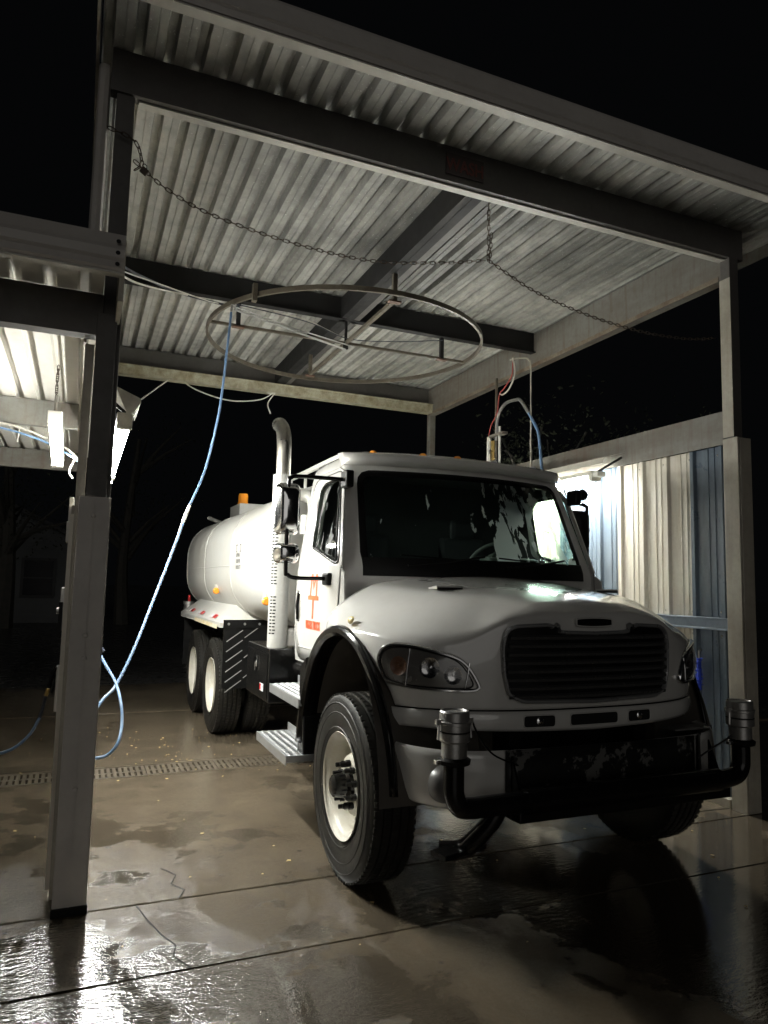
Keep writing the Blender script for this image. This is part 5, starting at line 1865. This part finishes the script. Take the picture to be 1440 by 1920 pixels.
# =================================================================== things around the wash
# leaves and grit on the floor
b = MB()
rr = random.Random(11)
for i in range(150):
    x, y = rr.uniform(-1.5, 4.6), rr.uniform(2.4, 9.6)
    if rr.random() < .5:
        x, y = rr.gauss(1.0, .5), rr.gauss(7.6, .6)
    s_ = rr.uniform(.006, .02)
    a = rr.uniform(0, 6.3)
    vs = [(x + s_ * cos(a + k_ * 1.4) * rr.uniform(.5, 1), y + s_ * sin(a + k_ * 1.4) * rr.uniform(.5, 1), .003 + rr.uniform(0, .006)) for k_ in range(4)]
    b.add(vs, [(0, 1, 2, 3)])
o = b.build('leaf_litter', dleaf_m, None)
o['kind'] = 'stuff'
o['label'] = 'scraps of pale fallen leaf scattered on the wet floor'
# house far off in the dark on the left
hs = thing('house', 'pale gabled house with one dark window far off in the dark on the left', 'house', (-5.0, 30, 0))
for i in range(26):
    z = -.03 + i * .2
    w_ = 5.2 if z < 3.0 else max(.2, 5.2 * (1 - (z - 3.0) / 2.4))
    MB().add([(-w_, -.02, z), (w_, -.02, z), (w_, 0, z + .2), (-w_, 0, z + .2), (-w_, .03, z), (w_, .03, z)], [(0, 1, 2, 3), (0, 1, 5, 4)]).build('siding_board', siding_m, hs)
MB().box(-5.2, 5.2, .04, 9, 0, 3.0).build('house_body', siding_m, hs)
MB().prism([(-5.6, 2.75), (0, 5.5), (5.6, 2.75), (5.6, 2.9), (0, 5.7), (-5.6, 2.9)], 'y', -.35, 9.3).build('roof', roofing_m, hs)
for x in (3.6, -1.5):
    wn = MB().box(x - .6, x + .6, -.08, -.03, .9, 2.4).build('window', mat('dark_window_frame', (.02, .02, .02), .6), hs)
    MB().box(x - .5, x + .5, -.10, -.085, 1.0, 1.62).box(x - .5, x + .5, -.10, -.085, 1.68, 2.3).build('pane', mat('dark_glass', (.01, .01, .012), .3, spec=.1), wn)


def tree(x, y, h, crown_r, seed, label, trunk_r=.2, nleaf=1500, lo=.45, name='tree', leaf=.09):
    t = thing(name, label, 'tree' if name == 'tree' else 'bush', (x, y, -.03), group=None)
    rr = random.Random(seed)
    b = MB()
    top = Vector((rr.uniform(-.3, .3), rr.uniform(-.3, .3), h * .8))
    b.tube(smoothpath([(0, 0, 0), (rr.uniform(-.1, .1), 0, h * .3), tuple(top)], 5), [trunk_r * (1 - .75 * i / 10) for i in range(11)], 8)
    tips = []
    for i in range(11):
        f = rr.uniform(.3, .8)
        p0 = Vector((top.x * f, top.y * f, h * .8 * f))
        a = rr.uniform(0, 2 * pi)
        L = crown_r * rr.uniform(.55, 1)
        p1 = p0 + Vector((cos(a) * L, sin(a) * L, h * rr.uniform(.08, .28)))
        b.tube([p0, p0.lerp(p1, .5) + Vector((0, 0, .1)), p1], [trunk_r * .35, trunk_r * .2, .02], 6)
        tips.append(p1)
        tips.append(p0.lerp(p1, .6))
    b.build('trunk', bark_m, t, smooth=True)
    c = MB()
    for i in range(nleaf):
        q = rr.choice(tips)
        p = q + Vector((rr.gauss(0, crown_r * .24), rr.gauss(0, crown_r * .24), rr.gauss(0, h * .07)))
        if p.z < h * lo * .5:
            continue
        d = Vector((rr.uniform(-1, 1), rr.uniform(-1, 1), rr.uniform(-1.2, .2))).normalized()
        s2 = d.cross(Vector((rr.uniform(-1, 1), rr.uniform(-1, 1), rr.uniform(-1, 1)))).normalized()
        L = leaf * rr.uniform(.7, 1.6)
        c.add([p, p + d * L * .5 + s2 * L * .22, p + d * L, p + d * L * .5 - s2 * L * .22], [(0, 1, 2, 3)])
    o = c.build('crown', leaf_m, t)
    o['kind'] = 'stuff'


tree(-2.3, 27, 9, 2.6, 1, 'tree with a thick dark trunk standing in front of the far house', .38)
tree(1.6, 29, 9, 2.6, 2, 'tree trunk standing in the dark to the right of the far house', .3)
tree(-4.2, 26, 2.6, 1.0, 3, 'low rounded bush by the far house', .06, 900, .2, 'bush')
for i, (x, y, h, r_, lb) in enumerate(((6.3, 9.3, 4.9, .9, 'leafy young tree behind the right wall near the pipes'), (7.4, 9.8, 5.3, 1.0, 'tallest leafy tree in the dark behind the right wall'),
                                       (8.3, 8.6, 4.6, .9, 'leafy tree in the dark behind the right end of the wall'), (6.0, 11.6, 5.0, 1.0, 'leafy tree furthest back behind the right wall'))):
    tree(x, y, h, r_, 20 + i, lb, .05, 1500, .3, leaf=.07)
